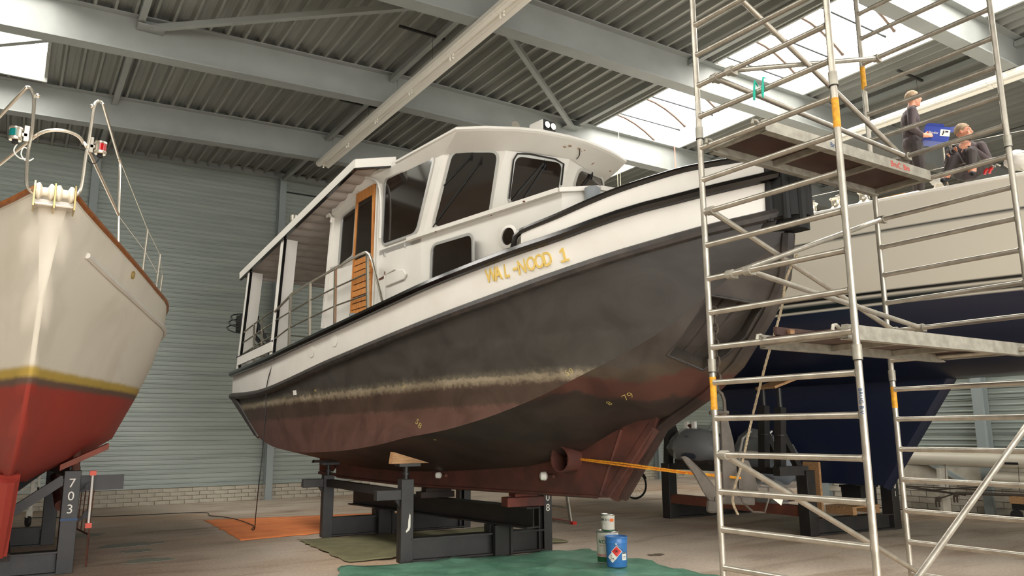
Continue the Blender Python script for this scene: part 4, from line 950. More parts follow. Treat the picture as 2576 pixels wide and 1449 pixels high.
# ------------------------------------------------------------------ side railing
def rp(u, v, b=1.6): q = onS(u, v, b); return bw(*q)
topr = [rp(692, 784), rp(735, 739), rp(780, 711), rp(844, 675), rp(905, 640), rp(922, 634), rp(930, 640), rp(936, 655), rp(962, 758)]
MB().tube(topr, .019, 8).build('hand_rail', 'inox', tug, smooth=True)
feet = [(727, 872, 731, 741), (778, 846, 780, 711), (842, 816, 844, 675), (925, 776, 924, 636)]
for (a, c, d, e) in feet: MB().bar(rp(a, c), rp(d, e), .035, .035, upv=tuple(TS)).build('rail_post', 'inox', tug)
for (pxs) in (((694, 806), (731, 784), (779, 756), (843, 724), (922, 688)), ((692, 852), (729, 824), (778, 800), (842, 770), (922, 741)), ((690, 896), (728, 872))):
    MB().tube([rp(*p) for p in pxs], .013, 7).build('mid_rail', 'inox', tug, smooth=True)
for pxs in (((614, 836), (640, 815), (692, 777)), ((612, 862), (640, 843), (688, 812)), ((612, 890), (640, 872), (686, 844))):
    MB().tube([rp(*p, 1.53) for p in pxs], .014, 7).build('aft_rail', 'inox', tug, smooth=True)
for (a, c, d, e) in ((638, 920, 639, 815), (658, 900, 659, 803)): MB().bar(rp(a, c, 1.53), rp(d, e, 1.53), .028, .028, upv=tuple(TS)).build('rail_post', 'inox', tug)
for zz in (3.0, 3.2, 3.42): MB().tube([bw(5.42, 1.42, zz), bw(5.6, 1.2, zz), bw(5.62, -1.2, zz)], .014, 7).build('stern_hand_rail', 'inox', tug, smooth=True)
# outboard motor bracket on the stern
oc = onP(622, 815, bw(5.75, 0, 0), TH)
MB().obox(oc, TS*.17, TH*.14, UP*.16).build('outboard_cowl', 'black_matt', tug, bevel=.03)
MB().bar(oc+UP*.12+TH*.25, onP(688, 885, bw(5.3, 0, 0), TH), .12, .06).bar(oc+UP*-.1+TH*.05, bw(5.1, .75, 2.75), .09, .05).build('outboard_bracket', 'black_matt', tug)
for k in range(3): MB().tube([oc+Vector((math.cos(t*.6)*(.22+.03*k)-.08, math.sin(t*.6)*.08, .1-.1*k+math.sin(t*.6)*.09)) for t in range(11)], .012, 6, closed=True).build('hose_loop', 'black_matt', tug)
# bitts
def bitt(c, r, h, ax, L):
    MB().lathe([(r, 0), (r, h), (r*.9, h+.006)], c, n=18).build('bitt', 'grey_steel', tug, smooth=True)
    MB().tube([c+UP*h*.55-ax*L, c+UP*h*.55+ax*L], .022, 8).build('bitt_pin', 'grey_steel', tug, smooth=True)
_b = onP(1490, 474, bw(0, .95, 0), TS); bitt(_b-UP*.42, .085, .42, (TS*.25+TH).normalized(), .26)
bitt(bw(1.18, 1.55, 2.98), .07, .22, (TS*.1+TH).normalized(), .1)
MB().tube([bw(.98+.06*math.cos(t*.5236), 1.6, 3.12+.06*math.sin(t*.5236)) for t in range(12)], .012, 6, closed=True).build('mooring_eye', 'grey_steel', tug)
# marks and lettering lie on the plating: found with a ray onto the hull meshes
allm = MB(); allm.add(bnd.v, bnd.f); allm.add(side.v, side.f); allm.add(bs.v, bs.f)
bvh = BVHTree.FromPolygons([tuple(v) for v in allm.v], allm.f)
def on_hull(u, v, off=.003):
    p, n = hitb(bvh, u, v)
    if p is None: return None
    if n.dot(ray(u, v)) > 0: n = -n
    return p+n*off, n
for ch, u, v in (('W', 1236, 694), ('A', 1254, 689), ('L', 1275, 683), ('-', 1297, 677), ('N', 1314, 673), ('O', 1337, 665), ('O', 1358, 659), ('D', 1378, 653), ('1', 1419, 641)):
    h = on_hull(u, v, .006); h2 = on_hull(u+9, v-3, .006)
    if not h: continue
    LM = frame4(h[0], (h2[0]-h[0]), UP)
    if ch in '-1':
        pol = [(-.03, -.012), (.03, -.012), (.03, .016), (-.03, .016)] if ch == '-' else [(-.05, -.075), (.05, -.075), (.05, -.053), (.015, -.053), (.015, .075), (-.008, .075), (-.045, .05), (-.045, .028), (-.011, .04), (-.011, -.053), (-.05, -.053)]
        MB().prism([LM @ Vector((x*.9, y, .006)) for x, y in pol], (LM @ Vector((0, 0, -.006)))-(LM @ Vector((0, 0, .006)))).build('gold_letter', 'gold', tug); continue
    text_obj(ch, .215, 'gold', tug, LM @ Matrix.Diagonal((.66, 1, 1, 1)), .006, 'gold_letter', bold=.003)
mat('chalk', rgb(196, 178, 104), .9)
for ch, u, v, s, rot in (('59', 1432, 937, .10, .3), ('58', 1053, 1066, .12, -.9), ('79', 1580, 997, .13, .6), ('8', 1533, 1014, .11, .6), ('99', 1016, 974, .07, .2), ('48', 794, 983, .07, 0), ('56', 1584, 1105, .12, .9), ('13', 1094, 1106, .05, .1)):
    h = on_hull(u, v, .004)
    if h:
        n = h[1]; x = UP.cross(n).normalized(); y = n.cross(x); x2 = x*math.cos(rot)+y*math.sin(rot)
        text_obj(ch, s, 'chalk', tug, frame4(h[0], x2, n.cross(x2)), .0006, 'chalk_number', bold=-.0028)
for (u, v) in ((783, 885), (841, 857)):
    h = on_hull(u, v, .002)
    if h:
        n = h[1]; x = UP.cross(n).normalized(); y = n.cross(x)
        MB().prism([h[0]+(x*math.cos(t*.2618)*.085+y*math.sin(t*.2618)*.085) for t in range(24)], n*.006).build('hawse_cover', 'white_paint', tug, bevel=.003)
h = on_hull(742, 988, .004)
if h: n = h[1]; x = UP.cross(n).normalized(); MB().obox(h[0], x*.05, n.cross(x)*.035, n*.004).build('tape_patch', 'label_white', tug)
# ================================================================== WHITE YACHT WITH RED BOTTOM (bow towards us)
def aX(Y): return .15-.047*(Y-7.3)
def tab(T, x):
    if x <= T[0][0]: return T[0][1]
    for i in range(len(T)-1):
        if x <= T[i+1][0]: return lerp(T[i][1], T[i+1][1], (x-T[i][0])/(T[i+1][0]-T[i][0]))
    return T[-1][1]
LV = [  # feature lines of the hull: (Y, half breadth, z)
 [(7.27, .13, 3.60), (7.42, .19, 3.58), (7.9, .40, 3.53), (8.62, .70, 3.48), (9.45, 1.04, 3.42), (10.5, 1.44, 3.36), (11.3, 1.72, 3.32), (12.5, 1.86, 3.27), (15, 1.86, 3.25), (18.2, 1.35, 3.3)],
 [(7.36, .075, 3.30), (7.55, .16, 3.28), (8.0, .37, 3.22), (8.75, .69, 3.15), (9.6, 1.05, 3.09), (10.6, 1.45, 3.03), (11.4, 1.73, 3.0), (12.6, 1.87, 2.97), (15, 1.87, 2.97), (18.2, 1.33, 3.05)],
 [(7.50, .022, 2.75), (7.75, .11, 2.75), (8.2, .28, 2.72), (9.0, .58, 2.68), (9.9, .95, 2.62), (10.8, 1.34, 2.58), (11.6, 1.63, 2.55), (12.7, 1.78, 2.52), (15, 1.78, 2.52), (18.1, 1.2, 2.7)],
 [(7.78, .02, 2.13), (8.1, .10, 2.13), (8.5, .25, 2.13), (9.2, .55, 2.13), (10.1, .92, 2.13), (11, 1.28, 2.13), (11.8, 1.52, 2.13), (12.9, 1.64, 2.13), (15, 1.62, 2.13), (17.9, .85, 2.3)],
 [(8.15, .02, 1.72), (8.5, .10, 1.72), (8.9, .21, 1.70), (9.5, .47, 1.66), (10.3, .79, 1.62), (11.1, 1.1, 1.58), (11.9, 1.28, 1.55), (13, 1.38, 1.54), (15, 1.36, 1.56), (17.6, .5, 1.9)],
 [(8.6, .02, 1.42), (8.9, .09, 1.42), (9.3, .17, 1.39), (9.8, .35, 1.36), (10.5, .58, 1.33), (11.3, .78, 1.30), (12, .9, 1.28), (13, .95, 1.28), (15, .93, 1.3), (17.4, .25, 1.7)],
 [(9.1, .015, 1.22), (9.4, .06, 1.2), (9.7, .12, 1.17), (10.1, .19, 1.13), (10.7, .26, 1.08), (11.4, .3, 1.05), (12.2, .33, 1.04), (13.2, .34, 1.05), (15, .34, 1.1), (17.2, .1, 1.6)],
]
band_mat('yacht_red_hull', [(.3, rgb(150, 54, 44)), (1.2, rgb(150, 52, 42)), (2.035, rgb(96, 76, 66)), (2.10, rgb(178, 152, 72)), (2.185, rgb(214, 208, 194)), (3.4, rgb(214, 208, 194))], rough=.55, wob=.03, nscale=7., tilt=(-.02, .0, 0), blotch=(.86, .84, .82, 1), bl_scale=1.2, bl_fac=(.45, .75))
mat('teak_cap', rgb(150, 92, 44), .35, 0., rgb(120, 66, 28), 6., stretch=(6, 1, 6))
mat('roller_white', rgb(232, 222, 202), .45)
mat('green_lens', rgb(14, 98, 96), .1); mat('red_lens', rgb(160, 18, 24), .1)
yr = thing('sailing_yacht', 'white sailing yacht with red bottom, bow rail and twin anchor rollers', 'boat', (.1, 10, 0))
Lr = [resample(smooth_pts([Vector((Y, b, z)) for Y, b, z in L], 3), 34) for L in LV]
def yw(p, s): return Vector((aX(p.x)+p.y*s, p.x, p.z))
hm = MB()
rowsP = [[yw(p, 1) for p in r] for r in Lr]; rowsS = [[yw(p, -1) for p in r] for r in Lr]
for i in range(len(Lr)-1):
    for rows in (rowsP, rowsS):
        hm.grid([rows[i], [a.lerp(b2, .5) for a, b2 in zip(rows[i], rows[i+1])], rows[i+1]])
hm.grid([[r[0] for r in rowsP], [r[0] for r in rowsS]]); hm.grid([[r[-1] for r in rowsP], [r[-1] for r in rowsS]])
hm.grid([rowsP[-1], rowsS[-1]])
hm.build('hull', 'yacht_red_hull', yr, smooth=True, split=80)
MB().grid([[yw(p, 1)-UP*.03 for p in Lr[0]], [yw(Vector((p.x, 0, p.z+.05)), 1) for p in Lr[0]], [yw(p, -1)-UP*.03 for p in Lr[0]]]).build('deck', 'white_paint', yr)
kf = [(9.25, 1.22), (9.75, .62), (9.95, .36), (14.2, .36), (14.9, 1.2)]
MB().prism([(aX(Y)+.10, Y, z) for Y, z in kf], (-.2, 0, 0)).tube([(aX(9.3), 9.3, 1.2), (aX(9.78), 9.8, .62), (aX(10), 10.0, .4)], .1, 10).build('keel', 'yacht_red_hull', yr, smooth=True)
for s in (1, -1):
    MB().tube([yw(Vector((p.x, p.y+.005, p.z+.012)), s) for p in Lr[0]], .026, 6).build('toe_rail', 'teak_cap', yr, smooth=True)
    MB().tube([yw(Vector((p.x, p.y+.006, p.z)), s) for p in Lr[1][2:]], .03, 6).build('rubbing_strake', 'white_paint', yr, smooth=True)
pw_ = onY(333, 692, 9.2); MB().ring([pw_+Vector((.02*0, 0, 0))+Vector((math.cos(t*.5236)*.012, -math.cos(t*.5236)*.03, math.sin(t*.5236)*.045)) for t in range(12)], [pw_+Vector((math.cos(t*.5236)*.008, -math.cos(t*.5236)*.02, math.sin(t*.5236)*.032)) for t in range(12)], (.012, -.012, 0)).build('fairlead', 'brass', yr)
# twin anchor rollers at the stem head
by = 7.17; bz = 3.56; bx = aX(7.2)
sp = MB().box(bx-.145, bx+.145, by+.02, 7.6, bz-.10, bz-.06).build('roller_plate', 'white_paint', yr)
ax0 = Vector((bx-.15, by, bz)); ax1 = Vector((bx+.15, by, bz))
MB().tube([ax0, ax1], .012, 8).build('roller_pin', 'chrome', yr)
for x in (bx-.145, bx, bx+.145):
    MB().prism([(x-.006, by-.06, bz-.14), (x-.006, by-.045, bz+.03), (x-.006, by, bz+.085), (x-.006, by+.05, bz+.05), (x-.006, by+.16, bz-.05), (x-.006, by+.16, bz-.14)], (.012, 0, 0)).build('roller_cheek', 'brass', yr)
for x in (bx-.072, bx+.072):
    MB().lathe([(.058, -.064), (.07, -.05), (.068, -.035), (.036, -.018), (.036, .018), (.068, .035), (.07, .05), (.058, .064)], (x, by, bz+.0), axis=(1, 0, 0), n=20).build('roller', 'roller_white', yr, smooth=True)
    MB().tube([(x-.06, by-.05, bz-.12), (x+.06, by-.05, bz-.12)], .012, 8).build('keeper_bar', 'chrome', yr)
# pulpit
def pz(pts, r, nm, m='chrome'):
    P = [onY(u/4.025, 200+v/4.025, Y) for u, v, Y in pts]; return MB().tube(smooth_pts(P, 4), r, 8).build(nm, m, yr, smooth=True)
pz([(345, 1155, 7.3), (290, 1105, 7.3), (268, 1010, 7.3), (285, 720, 7.33), (318, 560, 7.33), (345, 230, 7.35), (325, 115, 7.35), (280, 78, 7.36), (240, 112, 7.4), (0, 370, 7.75), (-300, 700, 8.2)], .014, 'pulpit_rail')
pz([(-300, 1080, 8.2), (0, 855, 7.8), (300, 615, 7.4), (430, 535, 7.3), (560, 512, 7.27), (700, 530, 7.27), (800, 580, 7.3), (850, 650, 7.34), (900, 725, 7.4), (1200, 1370, 8.55)], .014, 'pulpit_rail')
pz([(730, 1200, 7.3), (795, 1150, 7.3), (828, 1060, 7.31), (870, 770, 7.33), (900, 620, 7.34), (950, 295, 7.35), (985, 225, 7.36), (1030, 232, 7.38), (1060, 310, 7.5), (1200, 790, 8.5)], .014, 'pulpit_rail')
pz([(1200, 790, 8.5), (1212, 840, 8.6), (1206, 1100, 8.6), (1202, 1370, 8.6), (1198, 1690, 8.62)], .014, 'pulpit_post')
def nav(u, v, Y, lens, s):
    c = onY(u, v, Y)
    MB().lathe([(.045, -.06), (.052, -.05), (.052, -.035), (.046, -.032), (.046, .032), (.052, .035), (.052, .05), (.02, .06)], c, n=16).build('navigation_light', 'chrome', yr, smooth=True)
    rows = [[c+Vector((math.cos(a)*.0475, math.sin(a)*.0475, z)) for a in [lerp(-2.6, -.9, i/8)+(-.55 if s < 0 else .75) for i in range(9)]] for z in (-.03, .03)]
    MB().grid(rows).build('lens', lens, yr, smooth=True)
    MB().obox(c+Vector((-.075*s, 0, .015)), (.018, 0, 0), (0, .012, 0), (0, 0, .065)).obox(c+Vector((-.05*s, 0, .0)), (.03, 0, 0), (0, .012, 0), (0, 0, .012)).build('light_bracket', 'inox', yr)
    MB().sphere(c+Vector((0, 0, -.075)), .028, 8, (1, 1, .8)).build('cable_gland', 'black_matt', yr)
nav(40, 336, 7.32, 'green_lens', -1); nav(253, 372, 7.36, 'red_lens', 1)
pz([(175, 650, 7.32), (140, 720, 7.32), (190, 790, 7.32), (260, 800, 7.33), (290, 720, 7.33), (240, 690, 7.33), (215, 760, 7.33), (270, 830, 7.33), (340, 800, 7.33)], .005, 'light_cable', 'white_plastic')
pz([(1005, 800, 7.36), (970, 845, 7.38), (920, 850, 7.38), (890, 820, 7.36)], .004, 'light_cable', 'black_matt')
for (u, v) in ((385, 165), (935, 270)): MB().sphere(onY(u/4.025, 200+v/4.025, 7.34), .02, 10).build('rail_eye', 'chrome', yr, smooth=True)
# stanchions and life lines
stn = [((358, 684), (375, 578), 9.6), ((391, 737), (405, 640), 10.5), ((400, 750), (408, 692), 11.6)]
tops = [onY(304, 408, 8.6)]; mids = [onY(303, 548, 8.6)]
for f, t, Y in stn:
    a, b2 = onY(*f, Y), onY(*t, Y); b2.x = a.x+.02; b2.y = Y; MB().tube([a, b2], .012, 7).build('stanchion', 'chrome', yr, smooth=True); tops.append(b2); mids.append(a.lerp(b2, .5))
tops.append(Vector((tops[-1].x+.05, 13.5, tops[-1].z-.02))); mids.append(Vector((mids[-1].x+.05, 13.5, mids[-1].z)))
MB().tube(tops, .005, 5).build('life_line', 'inox', yr); MB().tube(mids, .005, 5).build('life_line', 'inox', yr)
# ------------------------------------------------------------------ cradle 703
c7 = thing('boat_cradle', 'black steel cradle numbered 703 carrying the red-bottomed yacht', 'cradle', (.1, 12.3, 0))
PN = Vector((.72, 10.95, 0)); PF = Vector((.66, 13.85, 0))
for p, h in ((PN, 1.18), (PF, 1.25)):
    MB().box(p.x-.09, p.x+.09, p.y-.09, p.y+.09, 0, h).build('post', 'black_steel', c7, bevel=.006)
    MB().box(-p.x+.02-.09, -p.x+.02+.09, p.y-.09, p.y+.09, 0, h).build('post', 'black_steel', c7, bevel=.006)
    MB().ibeam((p.x-.09, p.y, .13), (-p.x+.11, p.y, .13), .2, .26, .02).build('cross_beam', 'black_steel', c7)
    MB().bar((p.x-.09, p.y, h-.1), (-.45, p.y, .3), .11, .11).build('diagonal', 'black_steel', c7)
    MB().tube([(p.x+.03, p.y, h-.01), (p.x+.03, p.y, h+.4)], .042, 10).build('screw_jack', 'rust', c7, smooth=True)
    MB().tube([(-p.x+.02, p.y, h), (-p.x+.02, p.y, h+.14)], .042, 10).build('screw_jack', 'rust', c7, smooth=True)
MB().bar((PN.x+.03, PN.y+.09, 1.15), (PF.x, PF.y-.09, 1.15), .12, .14).build('long_rail', 'black_steel', c7)
MB().bar((-.66, PN.y+.09, 1.1), (-.62, PF.y-.09, 1.1), .12, .14).build('long_rail', 'black_steel', c7)
MB().tube([(PF.x+.02, PF.y-.1, .98), (PN.x-.05, PN.y+.7, .72)], .07, 10).build('stay_tube', 'rust', c7, smooth=True)
kz = MB().box(-.2, .16, 10.3, 14.2, .262, .34).build('keel_plank', 'wood_dark', c7)
mat('plank_red', rgb(140, 62, 46), .7, 0., rgb(110, 66, 50), 6., bump=.15)
pa, pb = onY(150, 1172, 10.9), onY(272, 1118, 10.9)
pk_ = thing('support_plank', 'red-stained plank between the 703 cradle jack and the yacht bottom', 'plank', tuple(PN+Vector((.03, 0, 1.57))))
MB().obox((pa+pb)/2+Vector((0, 0, -.02)), (pb-pa)/2, (0, .11, 0), (0, 0, .035)).build('plank', 'plank_red', pk_)
MB().box(PN.x+.02, PN.x+.58, PN.y+.11, PN.y+.13, .93, 1.11).build('side_plate', 'black_steel', c7)
for i, ch in enumerate('703'): text_obj(ch, .15, 'white_print', c7, frame4((PN.x+.0, PN.y-.092, 1.03-i*.15), (1, 0, 0), UP), .0008, 'number')
MB().box(PN.x-.092, PN.x+.092, PN.y-.092, PN.y+.092, .60, .625).build('blue_tie', 'blue_print', c7)
mat('pole_white', rgb(212, 208, 200), .4)
mp_ = thing('clamping_pole', 'white pole with red end blocks clipped to the 703 cradle', 'pole', (1.02, 10.92, .42))
pa, pb = onY(234, 1190, 10.88), onY(222, 1322, 10.88)
MB().tube([pa, pb], .013, 8).build('pole', 'pole_white', mp_, smooth=True)
for p in (pa, pb): MB().obox(p, (.035, 0, 0), (0, .025, 0), (0, 0, .028)).build('end_block', 'orange_plastic', mp_)
for t in (.26, .80):
    p = pa.lerp(pb, t); MB().lathe([(.05, -.02), (.05, .02)], p+Vector((-.02, .03, 0)), axis=(0, 1, 0), n=14).build('knob', 'black_matt', mp_); MB().bar(p+Vector((0, .02, 0)), Vector((PN.x+.1, PN.y-.03, p.z-.06)), .03, .03).build('bracket', 'black_matt', mp_)
# folded steel grid leaning in the cradle, wheeled trestle behind
gr = thing('steel_grid', 'rusty wire grid leaning against the post of the 703 cradle', 'grid', (.82, 12.0, .25))
for k in range(9): t = k/8; x = lerp(.78, .98, t); MB().tube([(x, lerp(13.3, 11.3, t), .38), (x+.02, lerp(13.3, 11.3, t), 1.02)], .008, 5).build('bar', 'rust', gr)
for z in (.38, 1.02): MB().tube([(.78+(z-.38)*.03, 13.3, z), (.98+(z-.38)*.03, 11.3, z)], .011, 5).build('edge_bar', 'rust', gr)
for yy, x in ((13.3, .78), (11.3, .98)): MB().tube([(x, yy, 0), (x, yy, .4)], .012, 5).build('leg', 'rust', gr)
wt = onZ(72, 1325, 0)
tr_ = thing('wheeled_trestle', 'aluminium trestle leg on a castor by the back wall', 'trestle', (wt.x, wt.y, 0))
MB().box(wt.x-.03, wt.x+.03, wt.y-.06, wt.y+.06, .28, 1.1).build('leg', 'alu_dull', tr_)
MB().box(wt.x+.07, wt.x+.11, wt.y-.03, wt.y+.03, .5, 1.1).build('leg', 'alu_dull', tr_)
MB().box(wt.x-1.2, wt.x+.1, wt.y-.03, wt.y+.03, .62, .68).build('cross_bar', 'alu_dull', tr_)
MB().bar((wt.x-1.2, wt.y, .98), (wt.x+.05, wt.y, .72), .05, .05).build('stay', 'alu_dull', tr_)
MB().lathe([(.1, -.025), (.1, .025)], (wt.x-.02, wt.y, .1), axis=(1, .3, 0), n=18).build('castor_wheel', 'rubber', tr_, smooth=True)
MB().box(wt.x-.06, wt.x+.04, wt.y-.05, wt.y+.05, .16, .3).build('castor_fork', 'alu_dull', tr_)
# ================================================================== BLUE-BOTTOMED YACHT (right, behind the scaffold)
YPSI = math.radians(9.0); YO = Vector((11.5, 9.3, 0)); YH = Vector((math.sin(YPSI), -math.cos(YPSI), 0)); YS = Vector((-math.cos(YPSI), -math.sin(YPSI), 0))
def yb(q, b, z): return YO-YH*q+YS*b+Vector((0, 0, z))
def yq(P): return Vector((-(YH.dot(P-YO)), YS.dot(P-YO), P.z))
def onYS(u, v, b): d = ray(u, v); k = (b-YS.dot(CAM-YO))/YS.dot(d); return yq(CAM+d*k)
def onYw(u, v, b): return yb(*onYS(u, v, b))
def bD(q):
    b = 1.95
    if q < -1: b -= .022*(q+1)**2
    if q > 2: b -= .035*(q-2)**2
    return max(b, .25)
CR = rgb(198, 192, 177); NV = rgb(20, 27, 46)
band_mat('yacht_blue_hull', [(.5, NV), (1.0, NV), (3.335, CR), (3.362, rgb(16, 26, 30)), (3.44, CR), (3.48, rgb(14, 15, 17)), (3.525, CR), (4.335, rgb(16, 18, 22)), (4.38, CR), (5.2, CR)], rough=.28, wob=.003, nscale=1., soft=.0005)
# finer colour edges than the shared helper gives
for e in MATS['yacht_blue_hull'].node_tree.nodes:
    if e.bl_idname == 'ShaderNodeValToRGB': e.color_ramp.interpolation = 'LINEAR'
ya = thing('sailing_yacht', 'cream sailing yacht with dark blue bottom and fin keel behind the scaffold', 'boat', (11.5, 9.3, 0))
qs = [lerp(-6.5, 5.6, i/36) for i in range(37)]
ZD = lambda q: 4.775+.004*q*q*.2
def stern(q): return 1.
lv = [(4.78, 1.0), (4.36, .995), (3.9, .985), (3.42, .955), (3.05, .86), (2.75, .68), (2.5, .42), (2.36, .16), (2.33, .0)]
hm = MB()
for s in (1, -1):
    hm.grid([[yb(q, bD(q)*k*s, z if z > 3.3 else z+.018*max(0, q-1)**2+.012*max(0, -q-2.5)**2) for q in qs] for z, k in lv])
hm.grid([[yb(qs[-1], bD(qs[-1])*k*s, z if z > 3.3 else z+.018*max(0, qs[-1]-1)**2) for z, k in lv] for s in (1, -1)])
hm.build('hull', 'yacht_blue_hull', ya, smooth=True, split=50)
kp = [onYS(2385, 968, .1), onYS(2296, 1092, .1), onYS(2216, 1208, .1), onYS(1850, 1216, .1), onYS(1812, 960, .1)]
kp = [(k.x, k.z) for k in kp]; zb_ = (kp[2][1]+kp[3][1])/2; kp[2] = (kp[2][0], zb_); kp[3] = (kp[3][0], zb_); kp[0] = (kp[0][0]-.05, 2.5); kp[4] = (kp[4][0], 2.5)
MB().prism([yb(q, .13, z) for q, z in kp], -YS*.26).tube([yb(kp[0][0], 0, kp[0][1]), yb(kp[2][0], 0, kp[2][1])], .13, 10).build('keel', 'yacht_blue_hull', ya, smooth=True)
# deck, moulded toe rail, coaming
mat('gel_white', rgb(224, 220, 210), .3)
MB().grid([[yb(q, bD(q)*t, 4.77+.05*(1-abs(t))) for t in (1, .6, 0, -.6, -1)] for q in qs]).build('deck', 'gel_white', ya)
for s in (1, -1): MB().tube([yb(q, (bD(q)-.01)*s, 4.79) for q in qs], .035, 6).build('toe_rail', 'gel_white', ya, smooth=True)
for q in (2.55, 1.9, 1.1, .2, -.7, -1.5): MB().obox(yb(q, bD(q)*.998+.006, 4.70), YH*.055, YS*.006, UP*.01).build('deck_drain', 'window_trim' if q not in (1.1, -.7) else 'black_matt', ya)
cw0, cw1 = onYS(2310, 452, 1.55), onYS(2420, 420, 1.55)
MB().prism([yb(.62, 1.62, 4.78), yb(-3.4, 1.58, 4.78), yb(-3.4, 1.5, 4.93), yb(.55, 1.52, 4.93)], -YS*.5).build('coaming', 'gel_white', ya, bevel=.02)
MB().prism([yb(3.4, 1.62, 4.78), yb(.98, 1.62, 4.78), yb(.98, 1.55, 4.85), yb(3.4, 1.55, 4.85)], -YS*.45).build('coaming', 'gel_white', ya, bevel=.015)
# winches
def winch(u, v, s, b=1.5):
    p = onYw(u, v, b); p.z = 4.85 if s > .8 else 4.85
    MB().lathe([(.125, 0), (.13, .03), (.105, .07), (.075, .10), (.07, .17), (.085, .21), (.10, .225), (.095, .235), (.04, .24)], p, n=20).build('winch', 'chrome', ya, smooth=True)
    MB().lathe([(.135, -.0), (.135, .025)], p, n=20).build('winch_base', 'black_matt', ya, smooth=True)
    MB().tube([p+UP*.24, p+UP*.27, p+UP*.275+YH*.06], .012, 6).build('winch_top', 'chrome', ya)
winch(2043, 535, 1); winch(2105, 520, 1); winch(2175, 500, 1)
# stanchions and life lines
st = [onYS(2371, 466, bD(-.9)-.05)]
sq = st[0].x
tops = []
for q in (sq+2.9, sq, sq-2.2, sq-4.3):
    a = yb(q, bD(q)-.06, 4.79); MB().tube([a, a+UP*.62], .013, 8).build('stanchion', 'chrome', ya, smooth=True); MB().lathe([(.035, 0), (.03, .02), (.016, .05)], a, n=12).build('stanchion_foot', 'chrome', ya, smooth=True); tops.append(a)
for h in (.6, .31): MB().tube([t+UP*h for t in tops], .004, 5).build('life_line', 'inox', ya)
MB().tube([yb(3.2, 1.75, 5.05), yb(sq+2.9, bD(sq+2.9)-.06, 5.08)], .005, 5).build('life_line', 'inox', ya)
# loose things on the deck
mat('card', rgb(190, 140, 84), .8); mat('cloth_white', rgb(226, 222, 214), .8, 0., rgb(200, 198, 192), 5.); mat('red_plastic', rgb(196, 26, 30), .4)
bx_ = onYw(2248, 483, 1.35); o = MB().obox((bx_.x, bx_.y, 4.90), YH*.2, YS*.12, UP*.045).obox((bx_.x, bx_.y, 4.95), YH*.2, YS*.012, UP*.003).build('cardboard_box', 'card', None); tag(o, 'small brown cardboard box on the deck of the blue-bottomed yacht', 'box')
def crumple(nm, label, cat, c, r, m, sd, sc3=(1, 1, .6)):
    rr = random.Random(sd); mb = MB().sphere(c, r, 12, sc3); mb.v = [c+(v-c)*(1+rr.uniform(-.22, .22)) for v in mb.v]; o = mb.build(nm, m, None, smooth=True, split=70); return tag(o, label, cat)
p = onYw(2572, 402, 1.35); crumple('crumpled_sheet', 'crumpled white sheet heaped at the foot of the scaffold post on the yacht deck', 'sheet', Vector((p.x, p.y, 5.06)), .2, 'cloth_white', 4, (1.3, 1, .62))
p = onYw(2354, 445, 1.5); crumple('crumpled_cloth', 'crumpled white cloth lying beside the sitting man', 'cloth', Vector((p.x, p.y, 4.99)), .075, 'cloth_white', 6, (1.2, 1, .75))
for (u, v, b) in ((2475, 428, 1.45), (2487, 425, 1.45)):
    p = onYw(u, v, b); p.z = 4.935
    t = thing('red_clamp', ('red handled tool on the coaming closest to the sitting man' if u < 2480 else 'red handled tool on the coaming farther from the sitting man'), 'tool', tuple(p), 'red tools on the coaming')
    MB().tube([p+UP*.02, p+UP*.07+YH*.02, p+UP*.09+YH*.05], .02, 7).build('grip', 'red_plastic', t, smooth=True)
    MB().tube([p+UP*.09+YH*.05, p+UP*.12+YH*.10, p+UP*.09+YH*.14], .009, 6).build('jaw', 'inox', t, smooth=True)
p = onYw(2361, 460, 1.62); o = MB().lathe([(.055, 0), (.065, .03), (.065, .09), (.05, .12), (.02, .13)], (p.x, p.y, 4.785), n=14).build('cream_jar', 'roller_white', None, smooth=True); tag(o, 'cream plastic jar standing behind the foot of the sitting man', 'jar')
# ------------------------------------------------------------------ cradle 1101
c11 = thing('boat_cradle', 'tall black steel cradle numbered 1101 under the blue-bottomed yacht', 'cradle', (11.4, 9.4, 0))
P1_, P2_, P3_, P4_ = Vector((10.52, 7.93, 0)), Vector((12.38, 7.72, 0)), Vector((10.58, 11.0, 0)), Vector((12.6, 10.9, 0))
for p, h in ((P1_, .98), (P2_, 1.05), (P3_, 1.0), (P4_, 1.0)):
    MB().box(p.x-.10, p.x+.10, p.y-.1, p.y+.1, 0, h).build('post', 'black_steel', c11, bevel=.006)
for p, q in ((P1_, P2_), (P3_, P4_)): MB().ibeam(p+UP*.13+Vector((.1, 0, 0)), q+UP*.13-Vector((.1, 0, 0)), .22, .24, .02).build('cross_beam', 'black_steel', c11)
mat('beam_red', rgb(112, 62, 44), .75, 0., rgb(90, 50, 38), 4.)
MB().bar(P1_+Vector((.0, .1, .36)), P3_+Vector((0, -.1, .36)), .14, .16).build('long_beam', 'beam_red', c11)
MB().bar(P3_+Vector((.0, -.1, .95)), P1_+Vector((0, .1, .95)), .16, .1).build('long_rail', 'black_steel', c11)
MB().bar(P1_+Vector((-.0, .0, .98)), P1_+Vector((-.55, .1, .98)), .15, .14).build('arm', 'black_steel', c11)
def prop(p, h, lean, pad):
    a = Vector(p); b2 = a+Vector((lean, 0, h)); MB().bar(a, b2, .13, .13).build('upright', 'black_steel', c11); MB().lathe([(.11, -.006), (.11, .006)], a.lerp(b2, .55), n=16).build('collar', 'black_steel', c11)
    MB().tube([b2, b2+UP*.3], .04, 10).build('screw_jack', 'black_steel', c11, smooth=True)
    MB().bar(a+Vector((.45, 0, 0)), a.lerp(b2, .62), .1, .1).build('diagonal', 'black_steel', c11)
    return b2+UP*.3
